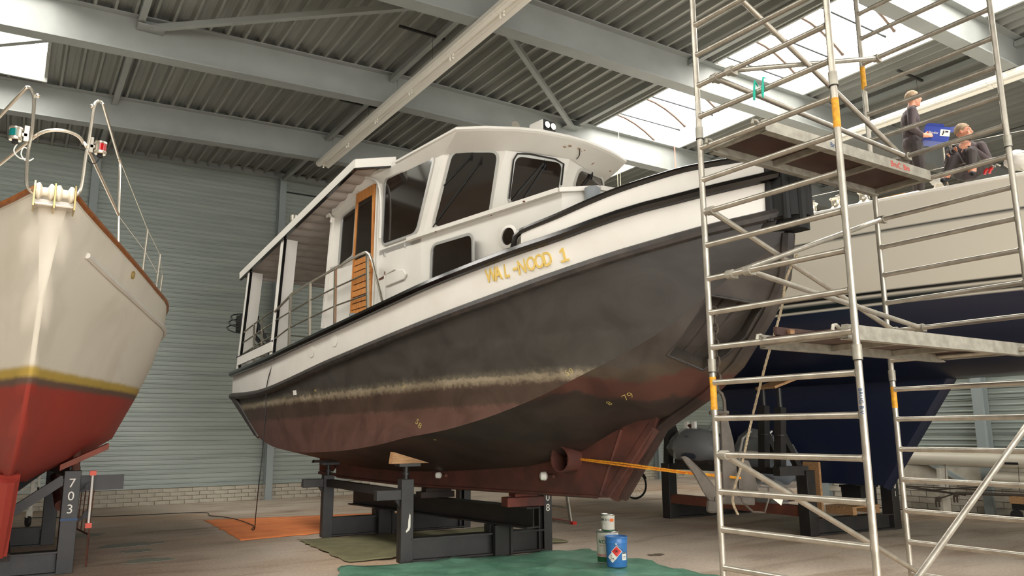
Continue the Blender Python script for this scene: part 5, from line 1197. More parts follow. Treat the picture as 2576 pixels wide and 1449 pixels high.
t1 = prop(P1_+Vector((-.40, .15, 1.0)), .95, .1, 1); t2 = prop(P1_+Vector((-.05, .75, .95)), 1.05, .1, 1)
t3 = prop(P3_+Vector((0, 0, 1.0)), 1.35, .12, 1)
MB().bar(P2_+Vector((.0, .15, 1.0)), P2_+Vector((-.2, .15, 2.1)), .14, .14).bar(P2_+Vector((-.05, .5, .9)), P2_+Vector((-.1, .15, 1.9)), .1, .1).build('upright', 'black_steel', c11)
for tt, nm in ((t1, 'pale plywood pad on the jack under the yacht beside the lower scaffold platform'),):
    o = MB().obox(tt+Vector((.05, 0, .10)), Vector((.30, -.06, .10)), Vector((.06, .24, 0)), Vector((-.006, 0, .018))).build('plywood_pad', 'wood_raw', None); tag(o, nm, 'plywood pad')
for i, ch in enumerate('1101'): text_obj(ch, .12, 'white_print', c11, frame4((P2_.x-.0, P2_.y-.102, .93-i*.125), (1, 0, 0), UP), .0008, 'number')
# pallet and boxes by the keel
pt = thing('pallet', 'pale wooden pallet against the cradle post 1101', 'pallet', (11.9, 7.95, .255))
for k in range(4): MB().box(11.45, 12.2, 7.80+k*.13, 7.90+k*.13, .36, .385).build('slat', 'wood_raw', pt)
for x in (11.5, 12.12): MB().box(x-.04, x+.06, 7.8, 8.29, .255, .358).build('block', 'wood_raw', pt)
ck = thing('crate', 'black plastic crate with a white bag on the pallet by post 1101', 'crate', (12.05, 8.05, .39))
MB().box(11.78, 12.22, 7.85, 8.2, .39, .68).ring([(11.76, 7.83, .66), (12.24, 7.83, .66), (12.24, 8.22, .66), (11.76, 8.22, .66)], [(11.79, 7.86, .66), (12.21, 7.86, .66), (12.21, 8.19, .66), (11.79, 8.19, .66)], (0, 0, .04)).build('body', 'black_matt', ck)
crumple('plastic_bag', 'pale crumpled plastic bag lying on the black crate', 'bag', Vector((12.03, 8.02, .79)), .13, 'cloth_white', 11, (1.3, .9, .55))
o = MB().obox((11.05, 8.2, .67), (.025, 0, 0), (0, .15, 0), (0, 0, .42)).build('timber_board', 'wood_raw', None); tag(o, 'pale upright timber board leaning beside the yacht keel', 'board')
# things wrapped in plastic under the yacht
mat('cover_navy', rgb(40, 44, 58), .45, 0., rgb(52, 56, 68), 3., bump=.4, bscale=5)
def film():
    m = bpy.data.materials.new('plastic_film'); m.use_nodes = True; nt = m.node_tree; b = nt.nodes['Principled BSDF']
    b.inputs['Base Color'].default_value = rgb(178, 180, 178); b.inputs['Roughness'].default_value = .25; b.inputs['Alpha'].default_value = .34
    MATS['plastic_film'] = m
film()
def blob(rows, nm, m, parent, sd, amp=.03, n=18):
    r = random.Random(sd); R = []
    for (x, y, z, rx, ry, rz) in rows: pass
    return None
def lumpy(c, sx, sy, sz, nm, m, parent, sd, amp=.12, flat=True, n=20):
    r = random.Random(sd); mb = MB().sphere((0, 0, 0), 1, n)
    out = []
    for v in mb.v:
        k = 1+amp*(math.sin(v.x*3.1+sd)*math.cos(v.y*4.3+sd*2)+.6*math.sin(v.z*7+v.x*5+sd))
        p = Vector((v.x*sx*k, v.y*sy*k, v.z*sz*k))
        if flat: p.z = max(p.z, -sz*.55)
        out.append(Vector(c)+p)
    mb.v = out; return mb.build(nm, m, parent, smooth=True, split=80)
e = onX(1745, 1185, 10.75)
en = thing('covered_engine', 'bundle under a dark blue cover on the rail of cradle 1101', 'bundle', (10.95, 10.4, 1.0))
lumpy((10.72, 10.35, 1.28), .36, .62, .36, 'cover', 'cover_navy', en, 3, .10)
lumpy((10.72, 10.35, 1.29), .41, .68, .40, 'plastic_wrap', 'plastic_film', en, 5, .10)
MB().box(10.5, 11.0, 9.9, 10.75, 1.0, 1.09).build('skid', 'wood_dark', en)
for dy in (-.09, .09): MB().obox((10.55, 10.35+dy, 1.70), (.03, 0, 0), (0, .05, 0), (0, 0, .07)).build('white_fitting', 'white_plastic', en, bevel=.015)
MB().tube([(10.55, 10.28, 1.69), (10.55, 10.42, 1.69)], .03, 8).build('fitting_roller', 'rust', en)
en = thing('wrapped_bundle', 'pale blue bundle wrapped in clear plastic behind the hanging anchor', 'bundle', (10.9, 9.1, .45))
mat('pale_blue', rgb(140, 152, 166), .6, 0., rgb(112, 124, 138), 2.5)
lumpy((11.0, 9.15, .98), .26, .62, .5, 'bundle', 'pale_blue', en, 8, .06); lumpy((10.99, 9.15, .98), .31, .74, .60, 'plastic_wrap', 'plastic_film', en, 9, .10)
lumpy((10.55, 8.75, .58), .2, .5, .26, 'plastic_skirt', 'plastic_film', en, 12, .2)
for yy in (8.9, 9.35): MB().tube([(10.66, yy, .75), (10.66, yy, 1.15), (10.78, yy, 1.46), (11.0, yy, 1.58)], .02, 5).build('tape_strap', 'cloth_white', en)
MB().tube([(10.74, 8.6, 1.2), (10.66, 9.1, 1.24), (10.74, 9.7, 1.2)], .02, 5).build('tape_strap', 'cloth_white', en)
MB().box(10.5, 11.25, 8.6, 9.6, .44, .5).build('base_board', 'wood_dark', en)
# ------------------------------------------------------------------ people
def capsule(mb, a, b2, ra, rb, n=10):
    a, b2 = Vector(a), Vector(b2); d = (b2-a); L = d.length; d.normalize()
    pts = [a-d*ra*.9, a-d*ra*.6, a, a.lerp(b2, .5), b2, b2+d*rb*.6, b2+d*rb*.9]; rr = [ra*.4, ra*.8, ra, (ra+rb)/2*1.02, rb, rb*.8, rb*.4]
    mb.tube(pts, rr, n)
def ell(mb, c, ax, ay, az, n=14):
    c = Vector(c); s = MB().sphere((0, 0, 0), 1, n); mb.add([c+Vector(ax)*v.x+Vector(ay)*v.y+Vector(az)*v.z for v in s.v], s.f)
mat('skin', rgb(214, 152, 122), .5, 0., rgb(198, 132, 104), 9.); mat('shirt', rgb(78, 66, 67), .85, 0., rgb(66, 56, 57), 6.); mat('trousers', rgb(66, 58, 57), .85, 0., rgb(56, 50, 49), 6.)
mat('hair_grey', rgb(168, 146, 118), .8, 0., rgb(134, 108, 82), 30.); mat('shoe_black', rgb(22, 20, 22), .6); mat('collar_dark', rgb(30, 28, 32), .8)
def person(nm, label, J, head, face, upv, hands, holdcat=None, bare=None):
    """J: joints in world space. Builds one fused surface, coloured by region."""
    root = thing(nm, label, 'person', tuple(J['base']))
    mb = MB(); f = Vector(face).normalized(); u = Vector(upv).normalized(); sd = f.cross(u).normalized(); h = Vector(head)
    bf = J['bf']; bs_ = J['bs']                         # body facing, body right
    pel, ch, nk = J['pelvis'], J['chest'], J['neck']
    tu = (ch-pel).normalized()
    ell(mb, pel, bs_*.175, bf*.125, tu*.15); ell(mb, pel.lerp(ch, .45), bs_*.16, bf*.12, tu*.17); ell(mb, ch, bs_*.195, bf*.13, tu*.19)
    ell(mb, ch.lerp(nk, .45), bs_*.20, bf*.10, tu*.08)
    capsule(mb, ch.lerp(nk, .6), h-u*.05-f*.01, .07, .058)
    for s in ('r', 'l'):
        capsule(mb, J['sh'+s], J['el'+s], .068, .05); capsule(mb, J['el'+s], J['wr'+s], .05, .034)
        capsule(mb, J['hp'+s], J['kn'+s], .10, .075); capsule(mb, J['kn'+s], J['an'+s], .073, .05)
        ft = J['tf'+s]; capsule(mb, J['an'+s]-UP*.02, J['an'+s]+Vector(ft)*.14-UP*.055, .042, .036)
    # head: skull, jaw, nose, ears, brow, chin
    ell(mb, h+u*.03-f*.012, sd*.075, f*.098, u*.105); ell(mb, h-u*.045+f*.03, sd*.06, f*.07, u*.08); ell(mb, h-u*.10+f*.062, sd*.03, f*.028, u*.022)
    capsule(mb, h+f*.085+u*.03, h+f*.108-u*.012, .010, .016, 8); ell(mb, h+f*.088-u*.055, sd*.026, f*.014, u*.010, 8); ell(mb, h+f*.083+u*.045, sd*.055, f*.016, u*.012, 8)
    for s in (1, -1): ell(mb, h+sd*.077*s-f*.01-u*.0, sd*.012, f*.024, u*.034, 8); ell(mb, h+sd*.036*s+f*.07-u*.02, sd*.024, f*.02, u*.02, 8)
    # hands: palm, four fingers and a thumb, bent round what they hold
    for (w, d, acr, curl, nrm_) in hands:
        w, d, acr, nrm_ = Vector(w), Vector(d).normalized(), Vector(acr).normalized(), Vector(nrm_).normalized()
        ell(mb, w+d*.05, acr*.042, d*.05, nrm_*.018, 10)
        for k, L in enumerate((.062, .07, .066, .052)):
            b0 = w+d*.085+acr*(.030-.020*k); m1 = b0+d*L*.5+nrm_*curl*.35*L; m2 = m1+d*L*.35*(1-curl)+nrm_*L*.5*curl
            capsule(mb, b0, m1, .0095, .0085, 6); capsule(mb, m1, m2, .0085, .0075, 6)
        t0 = w+d*.03+acr*.036; t1 = t0+acr*.03+d*.03+nrm_*.015; capsule(mb, t0, t1, .012, .010, 6); capsule(mb, t1, t1+d*.03+nrm_*.012, .010, .008, 6)
    o = mb.build('body', 'skin', None, norm=False); rm = o.modifiers.new('fuse', 'REMESH'); rm.mode = 'VOXEL'; rm.voxel_size = .0085; rm.use_smooth_shade = True
    sm = o.modifiers.new('soft', 'SMOOTH'); sm.iterations = 3; sm.factor = .5
    dg = bpy.context.evaluated_depsgraph_get(); me = bpy.data.meshes.new_from_object(o.evaluated_get(dg)); bpy.data.objects.remove(o)
    me.transform(Matrix.Translation(-Vector(J['base']))); me.materials.clear()
    for m in ('skin', 'shirt', 'trousers', 'shoe_black', 'collar_dark'): me.materials.append(MATS[m])
    B0 = Vector(J['base']); wr = [J['wrr'], J['wrl']]; an = [J['anr'], J['anl']]
    def dseg(p, a, b2): t = max(0, min(1, (p-a).dot(b2-a)/(b2-a).length_squared)); return (p-a.lerp(b2, t)).length
    for q in me.polygons:
        c = q.center+B0; i = 1
        hand = any((c-w-Vector(hh[1]).normalized()*.06).length < .105 and (c-w).dot(Vector(hh[1]).normalized()) > -.005 for w, hh in zip(wr, hands))
        legd = min(min(dseg(c, J['hp'+s], J['kn'+s])-.09, dseg(c, J['kn'+s], J['an'+s])-.055) for s in 'rl'); armd = min(min(dseg(c, J['sh'+s], J['el'+s])-.06, dseg(c, J['el'+s], J['wr'+s])-.04) for s in 'rl')
        tord = dseg(c, pel.lerp(ch, .2), ch)-.15
        if (c-h).dot(u) > -.12 and (c-h).length < .2: i = 0
        elif (c-nk).length < .085 and (c-nk).dot(tu) > .02: i = 4
        elif hand and legd > .012 and tord > .02: i = 0
        elif bare and (c-nk-bf*.06+UP*.03).length < .075 and (c-nk).dot(bf) > .04: i = 0
        else:
            if legd < min(armd, tord): i = 2
            for a, s in ((J['anr'], 'r'), (J['anl'], 'l')):
                if (c-a).length < .22 and (c-a).dot(UP) < -.005: i = 3
                elif bare and (c-a).length < .085 and (c-a).dot(UP) < .07: i = 0
        q.material_index = i; q.use_smooth = True
    body = bpy.data.objects.new('body', me); sc.collection.objects.link(body); body.parent = root
    # hair: cap over the skull
    hr = MB(); rows = []
    for i in range(9):
        th = math.pi*.62*i/8; row = []
        for j in range(18):
            a = 2*math.pi*j/18; fr = math.cos(a); lim = th*(1. if fr < .2 else 1-.42*min(1, (fr-.2)/.6))
            dirv = f*math.sin(lim)*math.cos(a)*.103+sd*math.sin(lim)*math.sin(a)*.081+u*math.cos(lim)*.110
            row.append(h+u*.03-f*.014+dirv*(1.02+.02*math.sin(j*2.7+i)))
        rows.append(row)
    hr.grid(rows, closed=True).build('hair', 'hair_grey', root, smooth=True, split=80)
    for s in (1, -1): MB().sphere(h+sd*.033*s+f*.0765+u*.022, .0095, 8).build('eye', 'white_plastic', root, smooth=True); MB().sphere(h+sd*.034*s+f*.0832+u*.021, .0045, 6).build('pupil', 'black_matt', root, smooth=True)
    return root
gr_r = rt0.copy(); gf = Vector((fw.x, fw.y, 0)).normalized()
# --- standing man with the box
hb = 1.05
for _ in range(60): hb += .15*(onYw(2297, 250, hb).z-(4.83+1.66))
hd = onYw(2297, 250, hb)
bf = (gr_r*.90-gf*.28).normalized(); bs_ = bf.cross(UP).normalized()
foot = Vector((hd.x, hd.y, hd.z-1.66))-bf*.05
pelv = foot+UP*.96-bf*.04; chst = foot+UP*1.33-bf*.02; nek = foot+UP*1.51+bf*.01
J = dict(base=foot, bf=bf, bs=bs_, pelvis=pelv, chest=chst, neck=nek)
for s, k in (('r', 1), ('l', -1)):
    J['sh'+s] = foot+UP*1.42+bs_*.19*k-bf*.02; J['el'+s] = foot+UP*1.12+bs_*.24*k-bf*.06+bf*(.04 if k < 0 else 0); J['wr'+s] = foot+UP*1.02+bs_*.15*k+bf*.10
    J['hp'+s] = foot+UP*.9+bs_*.095*k; J['kn'+s] = foot+UP*.5+bs_*.1*k+bf*.02; J['an'+s] = foot+UP*.085+bs_*.1*k-bf*.02; J['tf'+s] = bf
hands = [(J['wrr'], bf*.9+UP*-.05, -bs_*.2+UP*.9, .5, -bs_), (J['wrl'], bf*.9+UP*-.05, UP, .5, bs_)]
man1 = person('person', 'man in dark work clothes standing on the yacht holding a blue carton', J, hd, (gr_r*.92-gf*.30), UP, hands)
bc = (J['wrr']+J['wrl'])/2+bf*.19+UP*.02
mat('box_blue', rgb(40, 62, 150), .45)
cx_, cy_, cz_ = (bf*.95-UP*.22).normalized(), bs_, (UP*.95+bf*.22).normalized()
bxo = thing('blue_carton', 'open blue cardboard carton with a white label held by the standing man', 'box', tuple(bc))
L_, W_, H_ = .165, .115, .115
def cpt(a, b2, c): return bc+cx_*a+cy_*b2+cz_*c
MB().obox(bc-cz_*H_, cx_*L_, cy_*W_, cz_*.003).obox(bc+cy_*W_, cx_*L_, cy_*.003, cz_*H_).obox(bc-cy_*W_, cx_*L_, cy_*.003, cz_*H_).obox(bc+cx_*L_, cx_*.003, cy_*W_, cz_*H_).obox(bc-cx_*L_, cx_*.003, cy_*W_, cz_*H_).build('carton', 'box_blue', bxo)
MB().prism([cpt(L_, W_, H_), cpt(L_, -W_, H_), cpt(L_+.11, -W_, H_+.03), cpt(L_+.11, W_, H_+.03)], cz_*.004).build('flap', 'box_blue', bxo)
MB().prism([cpt(-L_, W_+.003, H_), cpt(L_*.5, W_+.003, H_), cpt(L_*.4, W_+.02, H_+.03), cpt(-L_*.9, W_+.02, H_+.03)], cy_*.003).build('flap', 'box_blue', bxo)
MB().obox(cpt(L_*.62, W_+.0045, .02), cx_*L_*.38, cy_*.001, cz_*.05).obox(cpt(L_+.0045, W_*.55, .02), cx_*.001, cy_*W_*.45, cz_*.05).build('label_patch', 'label_white', bxo)
for (a, c, w, hh) in ((.75, .04, .02, .012), (.5, .03, .01, .022), (.45, -.005, .008, .012)): MB().obox(cpt(L_*a, W_+.0062, c), cx_*w, cy_*.0006, cz_*hh).build('label_print', 'black_print', bxo)
text_obj('Binder', .05, 'white_print', bxo, frame4(cpt(-L_*.28, W_+.0045, .01), cx_, cz_), .0006, 'lettering')
MB().prism([cpt(-L_*.86, W_+.004, -.012), cpt(-L_*.66, W_+.004, -.012), cpt(-L_*.76, W_+.004, .025)], cy_*.001).build('logo_mark', 'orange_plastic', bxo)
# --- sitting man with the phone
hd2 = onYw(2424, 334, 1.42)
bf = (YS*.85+YH*.25+gr_r*-.1).normalized(); bf.z = 0; bf.normalize(); bs_ = bf.cross(UP).normalized()
seat = Vector((hd2.x, hd2.y, 4.935))-bf*.0
hz = hd2.z
pelv = Vector((seat.x, seat.y, 5.09))-bf*.06; nek = hd2-UP*.15-bf*.03; chst = pelv.lerp(nek, .62)+bf*-.02
J = dict(base=Vector((seat.x, seat.y, 4.935)), bf=bf, bs=bs_, pelvis=pelv, chest=chst, neck=nek)
knr, knl = onYw(2398, 392, 1.80), onYw(2442, 384, 1.80)
anr, anl = onYw(2379, 460, 1.86), onYw(2448, 452, 1.86)
anr.z = max(anr.z, 4.90); anl.z = max(anl.z, 4.90)
for s, k, kn_, an_ in (('r', 1, knr, anr), ('l', -1, knl, anl)):
    J['sh'+s] = nek-UP*.075+bs_*.18*k; J['hp'+s] = pelv+bs_*.1*k-UP*.02; J['kn'+s] = kn_; J['an'+s] = an_; J['tf'+s] = (bf*.9+bs_*.1*k)
    J['el'+s] = nek-UP*.34+bs_*.26*k+bf*.06; J['wr'+s] = onYw(2386, 392, 1.88) if k > 0 else knl-bs_*.03+bf*.0+UP*.05
hands = [(J['wrr'], UP*.5+bs_*-.75, UP*.6+bs_*.2, .55, bf), (J['wrl'], bs_*.9-UP*.2, UP, .4, bf)]
man2 = person('person', 'man in dark work clothes sitting on the yacht coaming looking aside', J, hd2, (gr_r*.62-gf*.75-UP*.08), UP, hands, bare=True)
ph = onYw(2393, 381, 1.90); o = MB().obox(ph+UP*.02, (gr_r*.95+gf*.2)*.034, UP*.065+gf*.02, gf*.005).build('phone', 'black_gloss', None, bevel=.004); tag(o, 'black mobile phone in the hand of the sitting man', 'phone')
# ================================================================== ANCHOR, CHAIN AND ROPES AT THE TUG BOW
mat('chain_steel', rgb(98, 92, 84), .55, .5, rgb(78, 68, 58), 20.)
mat('anchor_grey', rgb(98, 91, 83), .7, .1, rgb(74, 68, 61), 5., bump=.1)
mat('rope_tan', rgb(176, 160, 132), .85, 0., rgb(132, 118, 96), 60.)
ctop = onS(1795, 790, .30); ctop = bw(ctop.x, .30, ctop.z)
cbot = onP(1813, 985, ctop, fw); cbot = Vector((ctop.x, ctop.y, cbot.z))
chn = thing('anchor_chain', 'steel chain hanging from the anchor pocket of the tug', 'chain', tuple(cbot))
nl = 10; pit = (ctop.z+.06-cbot.z)/nl; lk = None
def link(c, L, w, r, rotz):
    a = Vector((math.cos(rotz), math.sin(rotz), 0)); pts = []
    for t in range(12):
        ang = 2*math.pi*t/12; pts.append(c+a*(w/2*math.cos(ang))+UP*((L/2-w/2)*(1 if math.sin(ang) > 0.01 else -1 if math.sin(ang) < -.01 else 0)+w/2*math.sin(ang)))
    return MB().tube(pts, r, 6, closed=True)
for k in range(nl): link(cbot+UP*(pit*(k+.5)), pit*1.32, .068, .010, .5+1.57*(k % 2)).build('chain_link', 'chain_steel', chn, smooth=True)
shk = cbot-UP*.11
MB().tube([shk+Vector((-.06, .02, -.1)), shk+Vector((-.06, .02, .02)), shk+Vector((-.04, .01, .085)), shk+UP*.11, shk+Vector((.04, -.01, .085)), shk+Vector((.06, -.02, .02)), shk+Vector((.06, -.02, -.1))], .018, 8).build('shackle', 'chain_steel', chn, smooth=True)
MB().tube([shk+Vector((-.095, .03, -.1)), shk+Vector((.095, -.03, -.1))], .02, 8).build('shackle_pin', 'chain_steel', chn, smooth=True)
# anchor: shank, crown, two flukes with palms
an_ = thing('anchor', 'grey steel plough anchor hanging from its chain below the tug bow', 'anchor', (shk.x, shk.y, .95))
pa = shk-UP*.08; na = fw
def ap(u, v, dd=0): return onP(u, v, pa, Vector((fw.x, fw.y, 0)).normalized())+gf*dd
MB().prism([ap(1812, 1040, .0), ap(1828, 1040, .0), ap(1846, 1110), ap(1856, 1195), ap(1856, 1260), ap(1822, 1262), ap(1818, 1195), ap(1816, 1110)], gf*.05).build('shank', 'anchor_grey', an_, bevel=.008)
MB().prism([ap(1707, 1149, -.12), ap(1716, 1146, -.12), ap(1728, 1152, -.12), ap(1770, 1190, -.06), ap(1800, 1225, 0), ap(1806, 1265, 0), ap(1790, 1268, 0), ap(1765, 1235, -.06), ap(1742, 1195, -.1)], gf*.04).build('fluke', 'anchor_grey', an_, bevel=.008)
MB().prism([ap(1862, 1155, .05), ap(1890, 1160, .08), ap(1905, 1190, .1), ap(1918, 1238, .1), ap(1870, 1234, .02), ap(1858, 1230, 0)], gf*.04).build('fluke', 'anchor_grey', an_, bevel=.008)
MB().prism([ap(1780, 1258, -.03), ap(1806, 1262, -.03), ap(1812, 1285, -.03), ap(1795, 1292, -.03), ap(1778, 1288, -.03)], gf*.08).build('palm', 'anchor_grey', an_, bevel=.02)
MB().bar(ap(1796, 1258, .02), ap(1900, 1262, .04), .08, .07).build('crown', 'anchor_grey', an_, bevel=.015)
MB().tube([ap(1862, 1238, .0), ap(1866, 1262, 0), ap(1895, 1288, 0), ap(1925, 1290, .02), ap(1936, 1255, .03), ap(1936, 1225, .03), ap(1915, 1222, .03)], .010, 6).build('tripping_ring', 'chain_steel', an_, smooth=True)
# rope from the bow down to the anchor
r0 = bw(-4.5, .14, 3.5); rq = [onP(1978, 700, bw(-4.5, .1, 3), gf), onP(1965, 780, bw(-4.45, .1, 2.6), gf), onP(1925, 920, bw(-4.35, .2, 2.2), gf), onP(1890, 1060, pa, gf), onP(1868, 1160, pa, gf), onP(1856, 1200, pa-gf*.08, gf), onP(1846, 1235, pa-gf*.08, gf), onP(1844, 1265, pa-gf*.08, gf), onP(1856, 1294, pa-gf*.08, gf)]
r0 = onP(2006, 640, bw(-4.5, .1, 3.3), gf)
rp_ = smooth_pts([r0]+rq, 8); mb = MB()
for ph0 in (0, 2.09, 4.19):
    P = []
    n = len(rp_)*3
    for i in range(n):
        t = i/(n-1)*(len(rp_)-1); j = min(int(t), len(rp_)-2); p = rp_[j].lerp(rp_[j+1], t-j); a = ph0+i*.9
        P.append(p+gr_r*math.cos(a)*.006+gf*math.sin(a)*.006)
    mb.tube(P, .0075, 5)
o = mb.build('mooring_rope', 'rope_tan', None, smooth=True); tag(o, 'twisted tan rope hanging from the tug bow past the anchor', 'rope')
# tow strap from thruster tunnel to the anchor
mat('strap_orange', rgb(214, 112, 34), .6, 0., rgb(226, 170, 40), 40.)
s0 = tc0+TS*.12; s1 = ap(1856, 1202, -.09)
for k, dz in enumerate((0, .025)):
    o = MB().tube([s0+UP*dz*.4, s0.lerp(s1, .35)+UP*(dz-.012), s0.lerp(s1, .7)+UP*(dz*.6-.015), s1+UP*dz*.2], .009, 6).build('tie_strap', 'strap_orange', None, smooth=True); tag(o, ('lower' if k == 0 else 'upper')+' of two orange straps stretched from the thruster tunnel to the anchor', 'strap', 'orange straps at the tug bow')
# ================================================================== CABLES
mat('cable_black', rgb(20, 20, 22), .5)
h = on_hull(676, 960, .02); c0 = bw(3.35, 1.66, 2.86)
fA = onZ(640, 1335, .012); c1 = h[0] if h else bw(3.35, 1.7, 2.4)
c2 = Vector((c1.x-.03, c1.y, 1.7)); pts_ = [c0, c1, onP(668, 1040, c1, gf), onP(660, 1140, c1, gf), onP(650, 1230, c1, gf)]
pts_ += [onP(643, 1300, c1.lerp(fA, .8), gf), fA+UP*.03, onZ(633, 1331, .03), onZ(637, 1322, .03), onZ(600, 1308, .03), onZ(560, 1300, .02), onZ(528, 1297, .01), onZ(520, 1290, .01), onZ(470, 1290, .01), onZ(360, 1295, .01), onZ(230, 1300, .01), onZ(60, 1303, .01)]
o = MB().tube(smooth_pts(pts_, 5), .0075, 6).build('power_cable', 'cable_black', None, smooth=True); tag(o, 'thin black power cable hanging from the tug stern and running over the floor', 'cable')
def hang(nm, label, pts, r, m, cat='cord'): o = MB().tube(pts, r, 5).build(nm, m, None, smooth=True); return tag(o, label, cat)
mat('cord_cream', rgb(226, 214, 180), .8); mat('cord_pink', rgb(216, 120, 106), .8)
for (u, v, Y, zt, ln, m, lb, r) in ((1556, 337, 12.70, 8.33, 3.2, 'cord_cream', 'long cream cord hanging from the roof beam behind the tug visor', .008), (1553, 432, 13.05, 7.72, 2.6, 'cord_cream', 'short cream cord hanging behind the tug visor below the beam', .008), (1697, 372, 12.70, 8.33, 3.6, 'cord_pink', 'long pink cord hanging from the roof beam above the tug bow rail', .012), (1682, 426, 13.05, 7.70, 3.0, 'cord_pink', 'short pink cord hanging below the beam above the tug bow rail', .012)):
    p = onY(u, v, Y); hang('hanging_cord', lb, [Vector((p.x, Y, zt)), Vector((p.x+.01, Y, zt-ln*.5)), Vector((p.x, Y, zt-ln))], r, m)
# ================================================================== LADDER AND BICYCLE BEHIND
la = thing('ladder', 'aluminium ladder with red foot bar standing behind the tug cradle', 'ladder', tuple(onZ(1420, 1314, 0)))
l0, l1 = onZ(1392, 1308, .02), onZ(1440, 1316, .02)
lean = Vector((-.12, .0, 1.)).normalized()
dl = (l1-l0).normalized()
for t, k in ((-.25, .0), (.92, 0)):
    b0 = l0.lerp(l1, t); MB().bar(b0, b0+(UP*1.6-dl*(.36 if t > .5 else -.02)), .03, .065).build('stile', 'alu_dull', la)
for z in (.25, .53, .81, 1.09): t = z/1.6; a = l0.lerp(l1, -.25)+(UP*1.6+dl*.02)*t; b2 = l0.lerp(l1, .92)+(UP*1.6-dl*.36)*t; MB().bar(a, b2, .03, .03).build('rung', 'alu_dull', la)
MB().bar(l0.lerp(l1, -.4), l0.lerp(l1, 1.0), .07, .05).build('foot_bar', 'alu_dull', la); MB().bar(l0.lerp(l1, .98), l0.lerp(l1, 1.12), .08, .06).build('foot_cap', 'red_paint', la)
MB().bar(l0.lerp(l1, -.4)+UP*.028, l0.lerp(l1, .98)+UP*.028, .06, .006).build('foot_strip', 'red_paint', la)
bi = thing('bicycle', 'black bicycle parked behind the tug keel', 'bicycle', tuple(onZ(1540, 1254, 0)))
w0 = onZ(1597, 1256, 0); w1 = onZ(1494, 1250, 0); bd = (w1-w0); bd.z = 0; bd = bd.normalized(); w1 = w0+bd*1.08; sdv = bd.cross(UP)
for w in (w0, w1):
    c = w+UP*.345; MB().tube([c+(bd*math.cos(t*.2618)+UP*math.sin(t*.2618))*.325 for t in range(24)], .021, 8, closed=True).build('tyre', 'rubber', bi, smooth=True)
    MB().tube([c+(bd*math.cos(t*.2618)+UP*math.sin(t*.2618))*.302 for t in range(24)], .008, 6, closed=True).build('rim', 'inox', bi, smooth=True)
    MB().tube([c-sdv*.04, c+sdv*.04], .025, 8).build('wheel_hub', 'inox', bi)
    for t in range(14): a = t*.4488; MB().tube([c, c+(bd*math.cos(a)+UP*math.sin(a))*.30], .0022, 4).build('spoke', 'inox', bi)
    MB().tube([c+(bd*math.cos(t*.25)+UP*math.sin(t*.25))*.36 for t in range(2, 12)], .018, 6).build('mudguard', 'black_gloss', bi, smooth=True)
A_, B2_ = w0+UP*.345, w1+UP*.345; bb = w0+bd*.45+UP*.3; st_ = w0+bd*.25+UP*.82; hdd = w1-bd*.22+UP*.86
for a, b2 in ((A_, bb), (A_, st_), (bb, st_), (bb, hdd-UP*.15), (st_-UP*.12, hdd), (B2_, hdd)): MB().tube([a, b2], .016, 7).build('frame_tube', 'black_gloss', bi, smooth=True)
MB().tube([hdd, hdd+UP*.16], .014, 6).tube([hdd+UP*.16-sdv*.28-bd*.15, hdd+UP*.17-sdv*.22, hdd+UP*.17+sdv*.22, hdd+UP*.16+sdv*.28-bd*.15], .012, 6).build('handlebar', 'inox', bi)
MB().sphere(st_+UP*.1, .1, 10, (1.1, .7, .4)).tube([st_, st_+UP*.1], .014, 6).build('saddle', 'black_matt', bi, smooth=True)
MB().lathe([(.09, -.004), (.09, .004)], bb+sdv*.05, axis=sdv, n=18).tube([bb-sdv*.07, bb-sdv*.07+bd*.1-UP*.13, bb-sdv*.15+bd*.1-UP*.13], .011, 6).tube([bb+sdv*.07, bb+sdv*.07-bd*.1+UP*.13, bb+sdv*.15-bd*.1+UP*.13], .011, 6).build('crank', 'inox', bi)
MB().bar(bb-UP*.02, bb-UP*.3+sdv*.14, .02, .02).build('kick_stand', 'inox', bi)
# ================================================================== MAST AND RIGGING AGAINST THE LOW WALL
mat('mast_cream', rgb(206, 198, 180), .4); mat('rig_dark', rgb(70, 62, 54), .6)
mw = 15.35
m0, m1 = onX(2272, 1172, mw), onX(2576, 1198, mw)
ms = thing('mast', 'long cream mast lying on brackets along the low wall', 'mast', (mw, 7.5, .9))
md = (m1-m0); zc = (m0.z+m1.z)/2
m0 = Vector((mw, 10.4, 1.04)); m1 = Vector((mw, 2.0, .98))
MB().tube([m0, m1], .13, 14).build('mast_tube', 'mast_cream', ms, smooth=True)
MB().tube([m0-UP*.32+Vector((.05, -2.9, 0)), m1-UP*.34], .11, 12).build('boom', 'mast_cream', ms, smooth=True)
for y in (8.45, 6.6):
    MB().box(mw-.14, mw+.14, y-.03, y+.03, zc*.0+.0, .86).build('bracket', 'brick_paint', ms); MB().sphere((mw, y, 1.17), .03, 8).build('eye_bolt', 'brass', ms)
MB().box(mw-.145, mw-.12, 7.0, 7.22, .96, 1.0).build('slot', 'black_matt', ms)
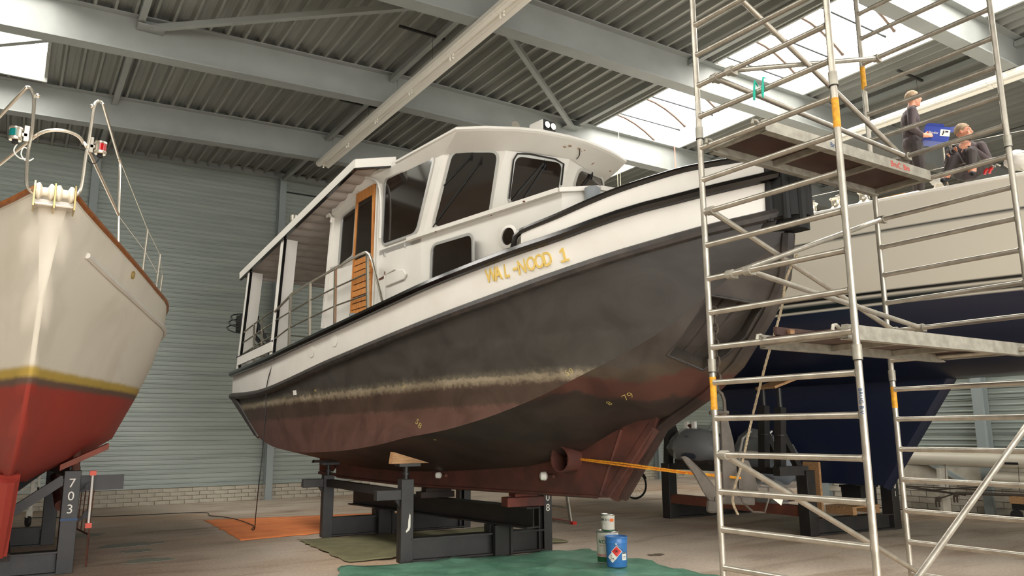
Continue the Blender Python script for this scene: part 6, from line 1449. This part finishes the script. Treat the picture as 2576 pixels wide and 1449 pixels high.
rg = thing('spreader_rig', 'dark folded rigging and spreaders hung below the cream mast', 'rigging', (mw-.25, 7.5, .4))
for (a, b2) in (((2275, 1222), (2576, 1238)), ((2275, 1222), (2400, 1240)), ((2276, 1226), (2430, 1246)), ((2340, 1233), (2500, 1222)), ((2400, 1240), (2576, 1244))): MB().tube([onX(*a, mw-.2), onX(*b2, mw-.2)], .012, 6).build('wire', 'rig_dark', rg, smooth=True)
MB().tube([onX(2405, 1240, mw-.2), onX(2576, 1246, mw-.2)], .028, 7).build('spreader', 'rig_dark', rg, smooth=True)
for (u, v) in ((2358, 1262), (2403, 1250)):
    MB().bar(onX(u, v-12, mw-.22), onX(u+4, v+0, mw-.22), .06, .07).build('toggle', 'rig_dark', rg)
    for d_ in (-4, 4): MB().bar(onX(u+d_, v-4, mw-.22), onX(u+d_+2, v+14, mw-.22), .03, .02).build('toggle_leg', 'rig_dark', rg)
MB().tube([onX(2364, 1254, mw-.22), onX(2400, 1242, mw-.22)], .014, 6).build('spreader', 'rig_dark', rg)
for y in (8.3, 7.0): MB().tube([(mw-.2, y, .5), (mw-.14, y, .93)], .006, 5).build('hanger', 'rig_dark', rg)
tr2 = thing('mast_trolley', 'small wheeled wooden trolley at the end of the rigging', 'trolley', (15.0, 6.55, 0))
tp_ = onX(2562, 1262, 15.1)
MB().box(15.0, 15.25, tp_.y-.35, tp_.y+.1, .30, .42).build('wood_block', 'wood_raw', tr2); MB().box(15.02, 15.23, tp_.y-.33, tp_.y+.08, .2, .3).build('chassis', 'black_matt', tr2)
for yy in (tp_.y+.02, tp_.y-.28): MB().lathe([(.1, -.02), (.1, .02)], (15.03, yy, .1), axis=(1, 0, 0), n=16).build('wheel', 'rubber', tr2, smooth=True)
o = MB().tube(smooth_pts([Vector((15.2, 10.5, .012)), Vector((15.3, 9.2, .012)), Vector((15.05, 8.1, .012)), Vector((15.15, 7.2, .012)), Vector((15.1, tp_.y+.05, .06))], 5), .012, 6).build('floor_hose', 'cable_black', None, smooth=True); tag(o, 'black hose lying along the floor below the cream mast', 'hose')
